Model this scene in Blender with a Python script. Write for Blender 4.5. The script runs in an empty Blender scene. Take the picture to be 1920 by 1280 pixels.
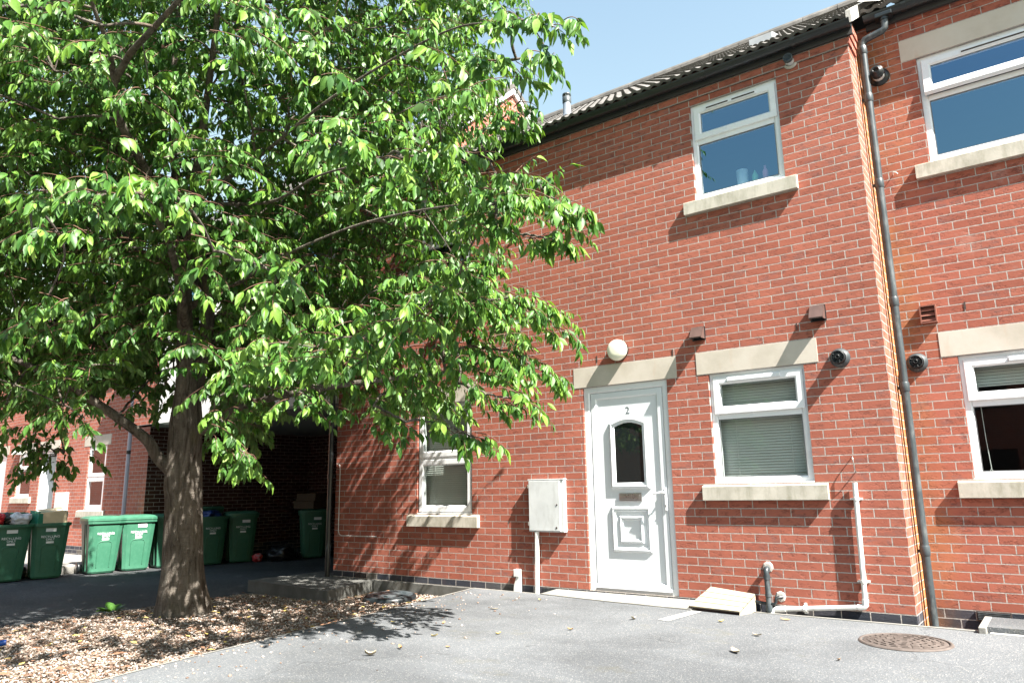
import bpy, bmesh, math, random
import numpy as np
from mathutils import Vector, Matrix
R = math.radians
random.seed(7)
rng = np.random.default_rng(7)
scene = bpy.context.scene

# ---------------------------------------------------------------- camera
cam_d = bpy.data.cameras.new('camera'); cam = bpy.data.objects.new('camera', cam_d)
scene.collection.objects.link(cam); scene.camera = cam
yaw, pitch, roll = -0.6401073, 0.2005930, -0.0165774
fw = Vector((math.sin(yaw)*math.cos(pitch), math.cos(yaw)*math.cos(pitch), math.sin(pitch)))
rt = Vector((math.cos(yaw), -math.sin(yaw), 0)); up = rt.cross(fw)
rt2 = rt*math.cos(roll) + up*math.sin(roll); up2 = -rt*math.sin(roll) + up*math.cos(roll)
M = Matrix((rt2, up2, -fw)).transposed().to_4x4(); M.translation = Vector((1.093, -6.779, 1.029))
cam.matrix_world = M
cam_d.sensor_width = 36.0; cam_d.lens = 1363.41/1920*36
cam_d.clip_start = 0.05; cam_d.clip_end = 600
# ---------------------------------------------------------------- sky, sun, exposure
SUN = Vector((4.1, -1.0, 4.8)).normalized()
world = bpy.data.worlds.new('World'); scene.world = world; world.use_nodes = True
wn = world.node_tree; wn.nodes.clear()
sky = wn.nodes.new('ShaderNodeTexSky'); sky.sky_type = 'NISHITA'; sky.sun_disc = False
sky.sun_elevation = math.asin(SUN.z); sky.sun_rotation = math.atan2(SUN.x, SUN.y)
sky.air_density = 2.4; sky.dust_density = 0.4; sky.ozone_density = 1.0; sky.altitude = 50
bg = wn.nodes.new('ShaderNodeBackground'); bg.inputs[1].default_value = 0.051
wo = wn.nodes.new('ShaderNodeOutputWorld')
wn.links.new(sky.outputs[0], bg.inputs[0]); wn.links.new(bg.outputs[0], wo.inputs[0])
sd = bpy.data.lights.new('sun', 'SUN'); sd.energy = 5.0; sd.angle = R(0.53); sd.color = (1.0, 0.955, 0.88)
so = bpy.data.objects.new('sun', sd); scene.collection.objects.link(so)
so.rotation_euler = SUN.to_track_quat('Z', 'Y').to_euler(); so.location = SUN*30
scene.view_settings.view_transform = 'Standard'; scene.view_settings.look = 'None'
scene.view_settings.exposure = 2.24; scene.view_settings.gamma = 1.0
scene.cycles.max_bounces = 8; scene.cycles.transparent_max_bounces = 16

# ---------------------------------------------------------------- materials
class NT:
    def __init__(s, name):
        s.m = bpy.data.materials.new(name); s.m.use_nodes = True; s.t = s.m.node_tree; s.t.nodes.clear()
        s.out = s.n('ShaderNodeOutputMaterial')
    def n(s, typ, **k):
        nd = s.t.nodes.new(typ)
        for a, b in k.items():
            if a.startswith('i_'):
                key = a[2:]; key = int(key) if key.isdigit() else key.replace('_', ' ')
                s.put(nd.inputs[key], b)
            else: setattr(nd, a, b)
        return nd
    def put(s, inp, v):
        if isinstance(v, bpy.types.NodeSocket): s.t.links.new(v, inp)
        elif isinstance(v, bpy.types.Node): s.t.links.new(v.outputs[0], inp)
        elif isinstance(v, (tuple, list)) and inp.type == 'RGBA' and len(v) == 3: inp.default_value = (*v, 1)
        else: inp.default_value = v
    def math(s, op, a, b=0.0, c=0.0, clamp=False):
        nd = s.n('ShaderNodeMath', operation=op, use_clamp=clamp)
        s.put(nd.inputs[0], a); s.put(nd.inputs[1], b); s.put(nd.inputs[2], c); return nd.outputs[0]
    def mix(s, f, a, b, mode='MIX'):
        nd = s.n('ShaderNodeMix', data_type='RGBA', blend_type=mode)
        s.put(nd.inputs[0], f); s.put(nd.inputs[6], a); s.put(nd.inputs[7], b); return nd.outputs[2]
    def ramp(s, f, stops, interp='LINEAR'):
        nd = s.n('ShaderNodeValToRGB'); nd.color_ramp.interpolation = interp
        el = nd.color_ramp.elements
        while len(el) < len(stops): el.new(0.5)
        for e, (p, c) in zip(el, stops):
            e.position = p; e.color = (c, c, c, 1) if isinstance(c, (int, float)) else (*c, 1)
        s.put(nd.inputs[0], f); return nd.outputs[0]
    def noise(s, vec, scale, detail=3, rough=0.5, dist=0.0):
        nd = s.n('ShaderNodeTexNoise'); nd.inputs['Scale'].default_value = scale
        nd.inputs['Detail'].default_value = detail; nd.inputs['Roughness'].default_value = rough
        nd.inputs['Distortion'].default_value = dist
        if vec is not None: s.put(nd.inputs['Vector'], vec)
        return nd.outputs[0]
    def pos(s): return s.n('ShaderNodeNewGeometry').outputs['Position']
    def obj(s): return s.n('ShaderNodeTexCoord').outputs['Object']
    def scl(s, v, sc):
        nd = s.n('ShaderNodeVectorMath', operation='MULTIPLY'); s.put(nd.inputs[0], v); nd.inputs[1].default_value = sc
        return nd.outputs[0]
    def bump(s, h, strength, dist):
        nd = s.n('ShaderNodeBump'); s.put(nd.inputs['Height'], h)
        nd.inputs['Strength'].default_value = strength; nd.inputs['Distance'].default_value = dist; return nd.outputs[0]
    def prin(s, col, rough=0.6, normal=None, metal=0.0, spec=0.5, **k):
        p = s.n('ShaderNodeBsdfPrincipled')
        s.put(p.inputs['Base Color'], col); s.put(p.inputs['Roughness'], rough)
        s.put(p.inputs['Metallic'], metal); s.put(p.inputs['Specular IOR Level'], spec)
        if normal is not None: s.put(p.inputs['Normal'], normal)
        s.t.links.new(p.outputs[0], s.out.inputs[0]); return p

def simple(name, col, rough=0.5, metal=0.0, var=0.12, scale=6.0, bump=0.0, spec=0.5, dirt=None):
    t = NT(name); v = t.obj()
    n = t.noise(v, scale, 5, 0.6)
    k = t.ramp(n, [(0.3, 1-var), (0.7, 1+var*0.4)])
    c = t.mix(1.0, col, k, 'MULTIPLY')
    if dirt:
        d = t.noise(t.scl(v, (1, 1, 0.35)), scale*2.3, 6, 0.65)
        c = t.mix(t.ramp(d, [(0.5, 0.0), (0.75, 0.75)]), c, dirt)
    nb = t.bump(t.noise(v, scale*14, 3), bump, 0.003) if bump else None
    t.prin(c, t.math('MULTIPLY_ADD', n, 0.2, rough-0.1, clamp=True), nb, metal, spec); return t.m

def brick(name, axis='X', tone=1.0, wet=None, shift=0.1125, plinth=True):
    t = NT(name); p = t.pos()
    sp = t.n('ShaderNodeSeparateXYZ'); t.put(sp.inputs[0], p)
    u = sp.outputs[0] if axis == 'X' else sp.outputs[1]
    z = sp.outputs[2]
    cm = t.n('ShaderNodeCombineXYZ'); t.put(cm.inputs[0], t.math('ADD', u, shift)); t.put(cm.inputs[1], z)
    # slight waviness of the arrises
    wob = t.noise(p, 34, 2)
    wv = t.n('ShaderNodeVectorMath', operation='MULTIPLY_ADD'); t.put(wv.inputs[0], t.n('ShaderNodeTexNoise', i_Scale=30.0, i_Vector=p).outputs[1])
    wv.inputs[1].default_value = (0.0045, 0.0035, 0); t.put(wv.inputs[2], cm)
    b = t.n('ShaderNodeTexBrick', offset=0.5, offset_frequency=2, squash=1.0)
    t.put(b.inputs['Vector'], wv.outputs[0]); t.put(b.inputs['Color1'], (0, 0, 0)); t.put(b.inputs['Color2'], (1, 1, 1)); t.put(b.inputs['Mortar'], (0.5, 0.5, 0.5))
    b.inputs['Scale'].default_value = 1.0; b.inputs['Brick Width'].default_value = 0.225; b.inputs['Row Height'].default_value = 0.075
    b.inputs['Mortar Size'].default_value = 0.0048; b.inputs['Mortar Smooth'].default_value = 0.25; b.inputs['Bias'].default_value = 0.0
    idv = t.n('ShaderNodeSeparateColor'); t.put(idv.inputs[0], b.outputs[0]); idv = idv.outputs[0]
    mort = b.outputs[1]
    r1 = t.math('FRACT', t.math('MULTIPLY', idv, 13.7)); r2 = t.math('FRACT', t.math('MULTIPLY', idv, 37.3))
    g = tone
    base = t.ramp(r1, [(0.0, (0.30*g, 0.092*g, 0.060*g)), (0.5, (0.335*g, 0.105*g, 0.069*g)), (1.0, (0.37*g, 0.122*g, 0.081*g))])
    n1 = t.noise(t.scl(p, (1, 1, 2.4)), 22, 5, 0.65)
    base = t.mix(t.ramp(n1, [(0.4, 0.0), (0.8, 0.25)]), base, (0.20*g, 0.068*g, 0.05*g))
    # flashed dark bricks
    n2 = t.noise(t.scl(p, (1, 1, 2.6)), 9, 4, 0.7)
    fl = t.math('MULTIPLY', t.math('GREATER_THAN', r2, 0.80), t.ramp(n2, [(0.47, 0.0), (0.64, 0.55)]))
    base = t.mix(fl, base, (0.16*g, 0.095*g, 0.09*g))
    # creases in the clay
    crn = t.noise(t.scl(p, (1, 1, 2.8)), 14, 4, 0.62, 1.1)
    cr = t.math('SUBTRACT', 1.0, t.math('DIVIDE', t.math('ABSOLUTE', t.math('SUBTRACT', crn, 0.5)), 0.05), clamp=True)
    crm = t.ramp(t.noise(t.scl(p, (1, 1, 2)), 11, 2), [(0.48, 0.0), (0.6, 1.0)])
    cr = t.math('MULTIPLY', cr, crm)
    base = t.mix(t.math('MULTIPLY', cr, 0.42), base, (0.10*g, 0.03*g, 0.025*g))
    if plinth:
        blue = t.ramp(r1, [(0, (0.028, 0.033, 0.045)), (0.75, (0.055, 0.055, 0.066)), (1, (0.13, 0.12, 0.10))])
        base = t.mix(t.math('LESS_THAN', z, 0.0), base, blue)
    # efflorescence and large soft weathering
    ef = t.ramp(t.noise(p, 2.3, 6, 0.7), [(0.62, 0.0), (0.78, 0.32)])
    base = t.mix(ef, base, (0.55, 0.42, 0.36))
    wz = t.ramp(t.noise(t.scl(p, (1, 1, 0.6)), 0.9, 4), [(0.3, 0.86), (0.7, 1.08)])
    base = t.mix(1.0, base, wz, 'MULTIPLY')
    stn = t.ramp(t.noise(t.scl(p, (1, 1, 0.10)), 4.5, 4, 0.6), [(0.55, 0.0), (0.75, 0.22)])
    base = t.mix(stn, base, (0.16*g, 0.07*g, 0.055*g))
    if wet: base = t.mix(wet(t, sp), base, (0.46, 0.20, 0.06))
    mcol = t.ramp(t.noise(p, 60, 3), [(0.3, (0.30, 0.27, 0.245)), (0.7, (0.47, 0.43, 0.395))])
    mm = t.ramp(mort, [(0.35, 0.0), (0.8, 1.0)])
    col = t.mix(mm, base, mcol)
    h = t.math('SUBTRACT', t.math('MULTIPLY', t.math('SUBTRACT', 1.0, mort), 1.0), t.math('MULTIPLY', cr, 0.75))
    h = t.math('ADD', h, t.math('MULTIPLY', t.noise(p, 90, 3, 0.6), 0.35))
    h = t.math('ADD', h, t.math('MULTIPLY', t.noise(p, 17, 2), 0.35))
    t.prin(col, 0.85, t.bump(h, 1.0, 0.0036), 0.0, 0.25); return t.m

def stain(t, sp):   # orange run-off by the downpipe on the right-hand house
    x, z = sp.outputs[0], sp.outputs[2]
    e = t.math('SUBTRACT', 1.0, t.math('DIVIDE', x, 0.42), clamp=True)
    nn = t.ramp(t.noise(t.scl(t.pos(), (1, 1, 0.5)), 3.2, 4), [(0.4, 0.0), (0.62, 0.5)])
    return t.math('MULTIPLY', e, nn)

M_ = {}
M_['brick'] = brick('red brick')
M_['brick_right'] = brick('red brick weathered', wet=stain, shift=0.1125-0.02)
M_['brick_side'] = brick('red brick side', axis='Y', tone=1.15)
M_['brick_far'] = brick('red brick far', tone=1.1)

def stone():
    t = NT('sandstone'); p = t.pos()
    n = t.noise(p, 3, 5, 0.6); c = t.ramp(n, [(0.3, (0.41, 0.365, 0.30)), (0.55, (0.50, 0.45, 0.385)), (0.75, (0.53, 0.49, 0.43))])
    pk = t.ramp(t.noise(t.scl(p, (5, 1, 1)), 2.2, 2), [(0.6, 0.0), (0.72, 0.3)])
    c = t.mix(pk, c, (0.46, 0.32, 0.22))
    t.prin(c, 0.85, t.bump(t.noise(p, 130, 4), 0.35, 0.002), 0, 0.25); return t.m
M_['stone'] = stone()
def sillm():
    t = NT('weathered sill stone'); p = t.pos()
    c = t.ramp(t.noise(p, 4, 5, 0.6), [(0.3, (0.37, 0.345, 0.29)), (0.6, (0.50, 0.465, 0.40))])
    g = t.ramp(t.noise(t.scl(p, (1, 1, 0.3)), 14, 5, 0.7), [(0.45, 0.0), (0.7, 0.55)])
    c = t.mix(g, c, (0.20, 0.19, 0.13))
    t.prin(c, 0.85, t.bump(t.noise(p, 110, 4), 0.4, 0.002), 0, 0.25); return t.m
M_['sill'] = sillm()
M_['upvc'] = simple('white upvc', (0.73, 0.74, 0.75), 0.28, var=0.05, scale=3)
M_['seal'] = simple('grey rubber seal', (0.16, 0.165, 0.17), 0.6)
M_['slot'] = simple('dark slot', (0.05, 0.035, 0.03), 0.8)
M_['door'] = simple('white door panel', (0.68, 0.71, 0.73), 0.25, var=0.04, scale=2)
M_['blackp'] = simple('black plastic', (0.012, 0.016, 0.018), 0.35, var=0.3)
M_['greyp'] = simple('weathered grey plastic', (0.04, 0.052, 0.058), 0.4, var=0.35, scale=5, dirt=(0.16, 0.17, 0.17))
M_['whitep'] = simple('white plastic pipe', (0.72, 0.72, 0.70), 0.4, var=0.15, scale=9, dirt=(0.42, 0.40, 0.34))
M_['cream'] = simple('cream plastic', (0.80, 0.78, 0.62), 0.35, var=0.06)
M_['brownp'] = simple('brown plastic', (0.085, 0.050, 0.042), 0.5, var=0.25, scale=12)
M_['brownred'] = simple('terracotta plastic', (0.20, 0.075, 0.05), 0.55, var=0.2)
M_['meter'] = simple('weathered fibreglass', (0.55, 0.57, 0.57), 0.55, var=0.14, scale=5, bump=0.1, dirt=(0.38, 0.39, 0.38))
M_['conc'] = simple('concrete', (0.25, 0.24, 0.22), 0.9, var=0.3, scale=4, bump=0.5, dirt=(0.20, 0.19, 0.16))
M_['conc_dark'] = simple('mossy concrete', (0.105, 0.105, 0.097), 0.92, var=0.35, scale=5, bump=0.5, dirt=(0.05, 0.05, 0.04))
M_['chrome'] = simple('brushed metal', (0.55, 0.55, 0.54), 0.3, metal=1.0)
M_['render'] = simple('white render', (0.80, 0.79, 0.76), 0.9, var=0.06, scale=2, bump=0.2)
M_['soffit'] = simple('grey soffit board', (0.22, 0.21, 0.205), 0.8, var=0.1)
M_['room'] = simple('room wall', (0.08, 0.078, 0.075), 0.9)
M_['blind'] = simple('pale blind slat', (0.72, 0.74, 0.70), 0.5, var=0.05)
M_['mortar'] = simple('cement', (0.44, 0.42, 0.385), 0.9, var=0.2, scale=12, bump=0.5)
M_['lead'] = simple('lead sheet', (0.42, 0.43, 0.45), 0.5, var=0.2, metal=0.2)
M_['timber'] = simple('weathered fascia', (0.03, 0.03, 0.03), 0.7)
M_['panel'] = simple('cream board', (0.34, 0.30, 0.225), 0.7, var=0.1, bump=0.2)
M_['brick_shaded'] = brick('shaded red brick', tone=0.2); M_['brick_shaded_side'] = brick('shaded red brick side', axis='Y', tone=0.2)  # red brick darkened, the passage's shade is put into its colour
M_['buff'] = brick('buff stained brick', axis='Y', tone=1.0, plinth=False, wet=lambda t, sp: 0.6)
M_['groove'] = simple('grooved board shadow gap', (0.07, 0.055, 0.04), 0.8)
M_['card'] = simple('cardboard', (0.10, 0.065, 0.04), 0.85, var=0.15, scale=5)
M_['digit'] = simple('grey digit', (0.05, 0.07, 0.08), 0.4)
M_['paint'] = simple('white road paint', (0.36, 0.36, 0.35), 0.8, var=0.2, scale=20, bump=0.3, dirt=(0.17, 0.17, 0.17))

def glass(name, base=0.20, tint=(0.66, 0.86, 1.0)):
    t = NT(name)
    ge = t.n('ShaderNodeNewGeometry'); dt = t.n('ShaderNodeVectorMath', operation='DOT_PRODUCT')
    t.put(dt.inputs[0], ge.outputs['Incoming']); t.put(dt.inputs[1], ge.outputs['Normal'])
    cs = t.math('SUBTRACT', 1.0, t.math('ABSOLUTE', dt.outputs['Value']), clamp=True)
    f = t.math('MULTIPLY_ADD', t.math('POWER', cs, 4.0), 0.75, base, clamp=True)
    wv = t.bump(t.noise(t.obj(), 2.5, 1), 0.02, 0.02)
    tr = t.n('ShaderNodeBsdfTransparent'); tr.inputs[0].default_value = (0.78, 0.82, 0.80, 1)
    gl = t.n('ShaderNodeBsdfGlossy'); gl.inputs['Roughness'].default_value = 0.006; gl.inputs[0].default_value = (*tint, 1)
    t.put(gl.inputs['Normal'], wv)
    mx = t.n('ShaderNodeMixShader'); t.put(mx.inputs[0], f); t.put(mx.inputs[1], tr); t.put(mx.inputs[2], gl)
    t.t.links.new(mx.outputs[0], t.out.inputs[0]); return t.m
M_['glass'] = glass('window glass', 0.06, (0.85, 0.92, 1.0)); M_['glass_up'] = glass('blue sky window glass', 0.26, (0.40, 0.70, 1.0))  # upstairs panes have a stronger, bluer sky reflection painted into the tint

def tarmac(name='tarmac', lo=(0.090, 0.096, 0.103), hi=(0.138, 0.145, 0.153)):
    t = NT(name); p = t.pos()
    v = t.n('ShaderNodeTexVoronoi', i_Scale=150.0, i_Vector=p)
    c = t.ramp(t.noise(p, 120, 4, 0.7), [(0.3, lo), (0.7, hi)])
    st = t.n('ShaderNodeSeparateColor'); t.put(st.inputs[0], v.outputs[1])
    c = t.mix(t.ramp(st.outputs[0], [(0.86, 0.0), (0.92, 0.5)], 'CONSTANT'), c, (0.32, 0.31, 0.295))
    c = t.mix(t.ramp(st.outputs[1], [(0.0, 0.5), (0.12, 0.0)]), c, (0.035, 0.035, 0.035))
    c = t.mix(1.0, c, t.ramp(t.noise(p, 1.1, 5, 0.65), [(0.3, 0.82), (0.7, 1.1)]), 'MULTIPLY')
    moss = t.ramp(t.noise(p, 2.3, 6, 0.75), [(0.58, 0.0), (0.74, 0.4)])
    c = t.mix(moss, c, (0.11, 0.10, 0.06))
    wear = t.ramp(t.noise(t.scl(p, (0.5, 1, 1)), 0.55, 5, 0.6, 0.4), [(0.42, 0.78), (0.5, 1.0), (0.62, 1.12)]); c = t.mix(1.0, c, wear, 'MULTIPLY')
    ck = t.n('ShaderNodeTexVoronoi', feature='DISTANCE_TO_EDGE', i_Scale=0.42)
    wd_ = t.n('ShaderNodeVectorMath', operation='MULTIPLY_ADD'); t.put(wd_.inputs[0], t.n('ShaderNodeTexNoise', i_Scale=2.2, i_Detail=6.0, i_Vector=p).outputs[1]); wd_.inputs[1].default_value = (0.7, 0.7, 0); t.put(wd_.inputs[2], p)
    t.put(ck.inputs['Vector'], wd_.outputs[0]); crk = t.ramp(ck.outputs[0], [(0.0, 0.55), (0.0035, 0.0)]); c = t.mix(t.math('MULTIPLY', crk, t.ramp(t.noise(p, 0.9, 2), [(0.45, 0), (0.55, 1)])), c, (0.03, 0.03, 0.03))
    h = t.math('ADD', v.outputs[0], t.noise(p, 220, 3))
    t.prin(c, 0.9, t.bump(h, 0.7, 0.004), 0, 0.25); return t.m
M_['tarmac'] = tarmac()
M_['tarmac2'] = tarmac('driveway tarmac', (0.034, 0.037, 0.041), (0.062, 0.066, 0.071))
def soil():
    t = NT('soil under gravel'); p = t.pos()
    v = t.n('ShaderNodeTexVoronoi', i_Scale=42.0, i_Vector=p)
    c = t.mix(t.ramp(t.noise(p, 3, 5, 0.7), [(0.35, 0.0), (0.65, 1.0)]), (0.15, 0.11, 0.075), (0.07, 0.05, 0.035))
    st = t.n('ShaderNodeSeparateColor'); t.put(st.inputs[0], v.outputs[1])
    c = t.mix(t.ramp(st.outputs[0], [(0.3, 0.0), (0.9, 0.8)]), c, (0.28, 0.23, 0.18))
    t.prin(c, 0.95, t.bump(v.outputs[0], 1.0, 0.012), 0, 0.2); return t.m
M_['soil'] = soil()
def stones():
    t = NT('pea gravel'); a = t.n('ShaderNodeAttribute', attribute_name='tint').outputs[2]
    c = t.ramp(a, [(0, (0.09, 0.06, 0.045)), (0.25, (0.17, 0.11, 0.08)), (0.55, (0.27, 0.21, 0.17)), (0.88, (0.46, 0.41, 0.37)), (1, (0.18, 0.165, 0.155))])
    c = t.mix(1.0, c, t.ramp(t.noise(t.pos(), 70, 3), [(0.3, 0.8), (0.7, 1.1)]), 'MULTIPLY')
    t.prin(c, 0.85, None, 0, 0.25); return t.m
M_['stones'] = stones()
def bark():
    t = NT('cherry bark'); p = t.obj()
    v = t.noise(t.scl(p, (1, 1, 0.16)), 15, 6, 0.7, 0.9)
    c = t.ramp(v, [(0.34, (0.035, 0.030, 0.024)), (0.44, (0.12, 0.102, 0.085)), (0.58, (0.19, 0.167, 0.14)), (0.75, (0.30, 0.27, 0.235))])
    rg = t.noise(t.scl(p, (1, 1, 6)), 13, 4, 0.7)
    c = t.mix(t.ramp(rg, [(0.5, 0.0), (0.68, 0.45)]), c, (0.07, 0.055, 0.045))
    c = t.mix(t.ramp(t.noise(p, 3.1, 4), [(0.60, 0), (0.74, 0.4)]), c, (0.15, 0.14, 0.07))
    c = t.mix(t.ramp(t.noise(t.scl(p, (1, 1, 0.35)), 4.5, 4), [(0.6, 0), (0.7, 0.45)]), c, (0.24, 0.17, 0.13))
    h = t.math('ADD', t.math('MULTIPLY', v, 2.2), t.math('MULTIPLY', rg, 0.3))
    h = t.math('ADD', h, t.math('MULTIPLY', t.noise(p, 55, 5, 0.75), 0.7))
    t.prin(c, 0.92, t.bump(h, 1.0, 0.03), 0, 0.15); return t.m
M_['bark'] = bark()
M_['twig'] = simple('twig bark', (0.13, 0.065, 0.04), 0.7, var=0.3, scale=20)
def leafm(name='leaf', cols=None, tl=(0.26, 0.48, 0.03)):
    t = NT(name); a = t.n('ShaderNodeAttribute', attribute_name='tint').outputs[2]
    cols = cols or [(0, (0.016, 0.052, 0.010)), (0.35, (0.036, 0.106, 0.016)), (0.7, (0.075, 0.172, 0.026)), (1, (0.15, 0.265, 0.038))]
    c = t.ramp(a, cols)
    vn = t.noise(t.pos(), 60, 2)
    c = t.mix(1.0, c, t.ramp(vn, [(0.3, 0.85), (0.7, 1.12)]), 'MULTIPLY')
    back = t.n('ShaderNodeNewGeometry').outputs['Backfacing']
    c = t.mix(t.math('MULTIPLY', back, 0.45), c, (0.15, 0.24, 0.10))
    p = t.prin(c, 0.46, t.bump(t.noise(t.pos(), 160, 2), 0.25, 0.002), 0, 0.35)
    tr = t.n('ShaderNodeBsdfTranslucent')
    t.put(tr.inputs[0], t.mix(a, (tl[0]*0.55, tl[1]*0.75, tl[2]), tl))
    mx = t.n('ShaderNodeMixShader'); mx.inputs[0].default_value = 0.21
    t.put(mx.inputs[1], p); t.put(mx.inputs[2], tr); t.t.links.new(mx.outputs[0], t.out.inputs[0]); return t.m
M_['leaf'] = leafm()
M_['dead'] = simple('dry leaf', (0.42, 0.24, 0.10), 0.8, var=0.4, scale=30)
M_['card_pale'] = simple('pale dry leaf', (0.42, 0.36, 0.26), 0.8, var=0.3, scale=30)
M_['deady'] = simple('yellow dry leaf', (0.55, 0.42, 0.12), 0.8, var=0.3, scale=30)
def tile():
    t = NT('roof tile'); p = t.pos()
    c = t.ramp(t.noise(p, 5, 6, 0.7), [(0.3, (0.065, 0.060, 0.056)), (0.55, (0.125, 0.118, 0.11)), (0.75, (0.20, 0.19, 0.18))])
    t.prin(c, 0.9, t.bump(t.noise(p, 120, 3), 0.4, 0.003), 0, 0.2); return t.m
M_['tile'] = tile()
def binm(name, col):
    t = NT(name); v = t.obj()
    n = t.noise(v, 5, 5, 0.7)
    c = t.mix(t.ramp(n, [(0.4, 0.0), (0.75, 0.35)]), col, tuple(min(1, x*1.6+0.04) for x in col))
    sc = t.ramp(t.noise(t.scl(v, (1, 1, 0.15)), 26, 4, 0.7), [(0.6, 0), (0.75, 0.25)])
    c = t.mix(sc, c, (0.3, 0.38, 0.33))
    t.prin(c, 0.42, t.bump(t.noise(v, 60, 3), 0.15, 0.002), 0, 0.45); return t.m
M_['bin'] = binm('green bin plastic', (0.036, 0.135, 0.082))
M_['label'] = simple('white print', (0.78, 0.8, 0.79), 0.6, var=0.05)
def iron():
    t = NT('rusty iron cover'); p = t.pos()
    c = t.ramp(t.noise(p, 14, 5, 0.7), [(0.3, (0.070, 0.055, 0.048)), (0.7, (0.125, 0.103, 0.092))])
    t.prin(c, 0.75, t.bump(t.noise(p, 90, 3), 0.4, 0.002), 0.1, 0.3); return t.m
M_['iron'] = iron()

# ---------------------------------------------------------------- mesh helpers
def root_loc(o):
    v = Vector((0, 0, 0))
    while o is not None: v += o.location; o = o.parent
    return v
def put(o, label=None, cat=None, group=None, kind=None):
    for k, v in (('label', label), ('category', cat), ('group', group), ('kind', kind)):
        if v: o[k] = v
    return o
def link(o, parent=None):
    scene.collection.objects.link(o)
    if parent: o.parent = parent
    return o
def empty(name, loc, label, cat, group=None):
    o = bpy.data.objects.new(name, None); o.location = loc; o.empty_display_size = 0.2; link(o)
    return put(o, label, cat, group)

class MB:
    def __init__(s): s.v = []; s.f = []; s.mi = []; s.sm = []
    def add(s, vs, fs, mi=0, smooth=False):
        n = len(s.v); s.v += [tuple(v) for v in vs]
        for f in fs: s.f.append(tuple(i+n for i in f)); s.mi.append(mi); s.sm.append(smooth)
        return s
    def quad(s, a, b, c, d, mi=0): return s.add([a, b, c, d], [(0, 1, 2, 3)], mi)
    def box(s, x0, x1, y0, y1, z0, z1, mi=0, bev=0.0):
        if bev > 0:
            bm = bmesh.new(); bmesh.ops.create_cube(bm, size=1.0)
            for v in bm.verts: v.co = ((x0+x1)/2+v.co.x*(x1-x0), (y0+y1)/2+v.co.y*(y1-y0), (z0+z1)/2+v.co.z*(z1-z0))
            bmesh.ops.bevel(bm, geom=bm.edges[:], offset=bev, segments=2, affect='EDGES', profile=0.6)
            bm.verts.index_update()
            s.add([v.co[:] for v in bm.verts], [[v.index for v in f.verts] for f in bm.faces], mi); bm.free(); return s
        v = [(x0, y0, z0), (x1, y0, z0), (x1, y1, z0), (x0, y1, z0), (x0, y0, z1), (x1, y0, z1), (x1, y1, z1), (x0, y1, z1)]
        return s.add(v, [(3, 2, 1, 0), (4, 5, 6, 7), (0, 1, 5, 4), (1, 2, 6, 5), (2, 3, 7, 6), (3, 0, 4, 7)], mi)
    def prism(s, poly, axis, a, b, mi=0):
        """poly: 2D points; extruded along axis 'x','y' or 'z' from a to b"""
        def P(u, v, w): return {'x': (w, u, v), 'y': (u, w, v), 'z': (u, v, w)}[axis]
        n = len(poly); vs = [P(u, v, a) for u, v in poly]+[P(u, v, b) for u, v in poly]
        fs = [tuple(range(n))[::-1], tuple(range(n, 2*n))]+[(i, (i+1) % n, n+(i+1) % n, n+i) for i in range(n)]
        return s.add(vs, fs, mi)
    def tube(s, pts, rad, n=10, mi=0, cap=True, smooth=True):
        pts = [Vector(p) for p in pts]; m = len(pts)
        if isinstance(rad, (int, float)): rad = [rad]*m
        vs = []; fs = []; prev = None
        for i, p in enumerate(pts):
            d = (pts[min(i+1, m-1)]-pts[max(i-1, 0)])
            d = d.normalized() if d.length > 1e-9 else Vector((0, 0, 1))
            if prev is None:
                a = Vector((0, 0, 1)) if abs(d.z) < 0.9 else Vector((1, 0, 0)); u = d.cross(a).normalized()
            else:
                u = prev - d*prev.dot(d); u = u.normalized() if u.length > 1e-6 else d.orthogonal().normalized()
            prev = u; w = d.cross(u)
            for k in range(n):
                a = 2*math.pi*k/n; vs.append(p + (u*math.cos(a)+w*math.sin(a))*rad[i])
        for i in range(m-1):
            for k in range(n): fs.append((i*n+k, i*n+(k+1) % n, (i+1)*n+(k+1) % n, (i+1)*n+k))
        s.add(vs, fs, mi, smooth)
        if cap: s.add(vs[:n], [tuple(range(n))[::-1]], mi); s.add(vs[-n:], [tuple(range(n))], mi)
        return s
    def lathe(s, prof, centre, direction, n=24, mi=0, smooth=True):
        """prof: (radius, distance along direction)"""
        d = Vector(direction).normalized(); c = Vector(centre); u = d.orthogonal().normalized(); w = d.cross(u)
        vs = []; fs = []
        for r, t in prof:
            for k in range(n): a = 2*math.pi*k/n; vs.append(c+d*t+(u*math.cos(a)+w*math.sin(a))*max(r, 1e-4))
        for i in range(len(prof)-1):
            for k in range(n): fs.append((i*n+k, i*n+(k+1) % n, (i+1)*n+(k+1) % n, (i+1)*n+k))
        return s.add(vs, fs, mi, smooth)
    def build(s, name, mats, parent=None, loc=None, merge=False):
        me = bpy.data.meshes.new(name)
        off = root_loc(parent) if parent else Vector(loc or (0, 0, 0))
        me.from_pydata([(v[0]-off.x, v[1]-off.y, v[2]-off.z) for v in s.v], [], s.f)
        if not isinstance(mats, (list, tuple)): mats = [mats]
        for m in mats: me.materials.append(m)
        me.polygons.foreach_set('material_index', s.mi); me.polygons.foreach_set('use_smooth', s.sm)
        if merge:
            bm = bmesh.new(); bm.from_mesh(me); bmesh.ops.remove_doubles(bm, verts=bm.verts, dist=1e-5)
            bmesh.ops.recalc_face_normals(bm, faces=bm.faces); bm.to_mesh(me); bm.free()
        me.update()
        o = bpy.data.objects.new(name, me); link(o, parent)
        if parent is None and loc: o.location = loc
        return o
def copy_tree(o, parent=None):
    c = o.copy(); link(c, parent)
    for ch in list(o.children): copy_tree(ch, c)
    return c
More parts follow.
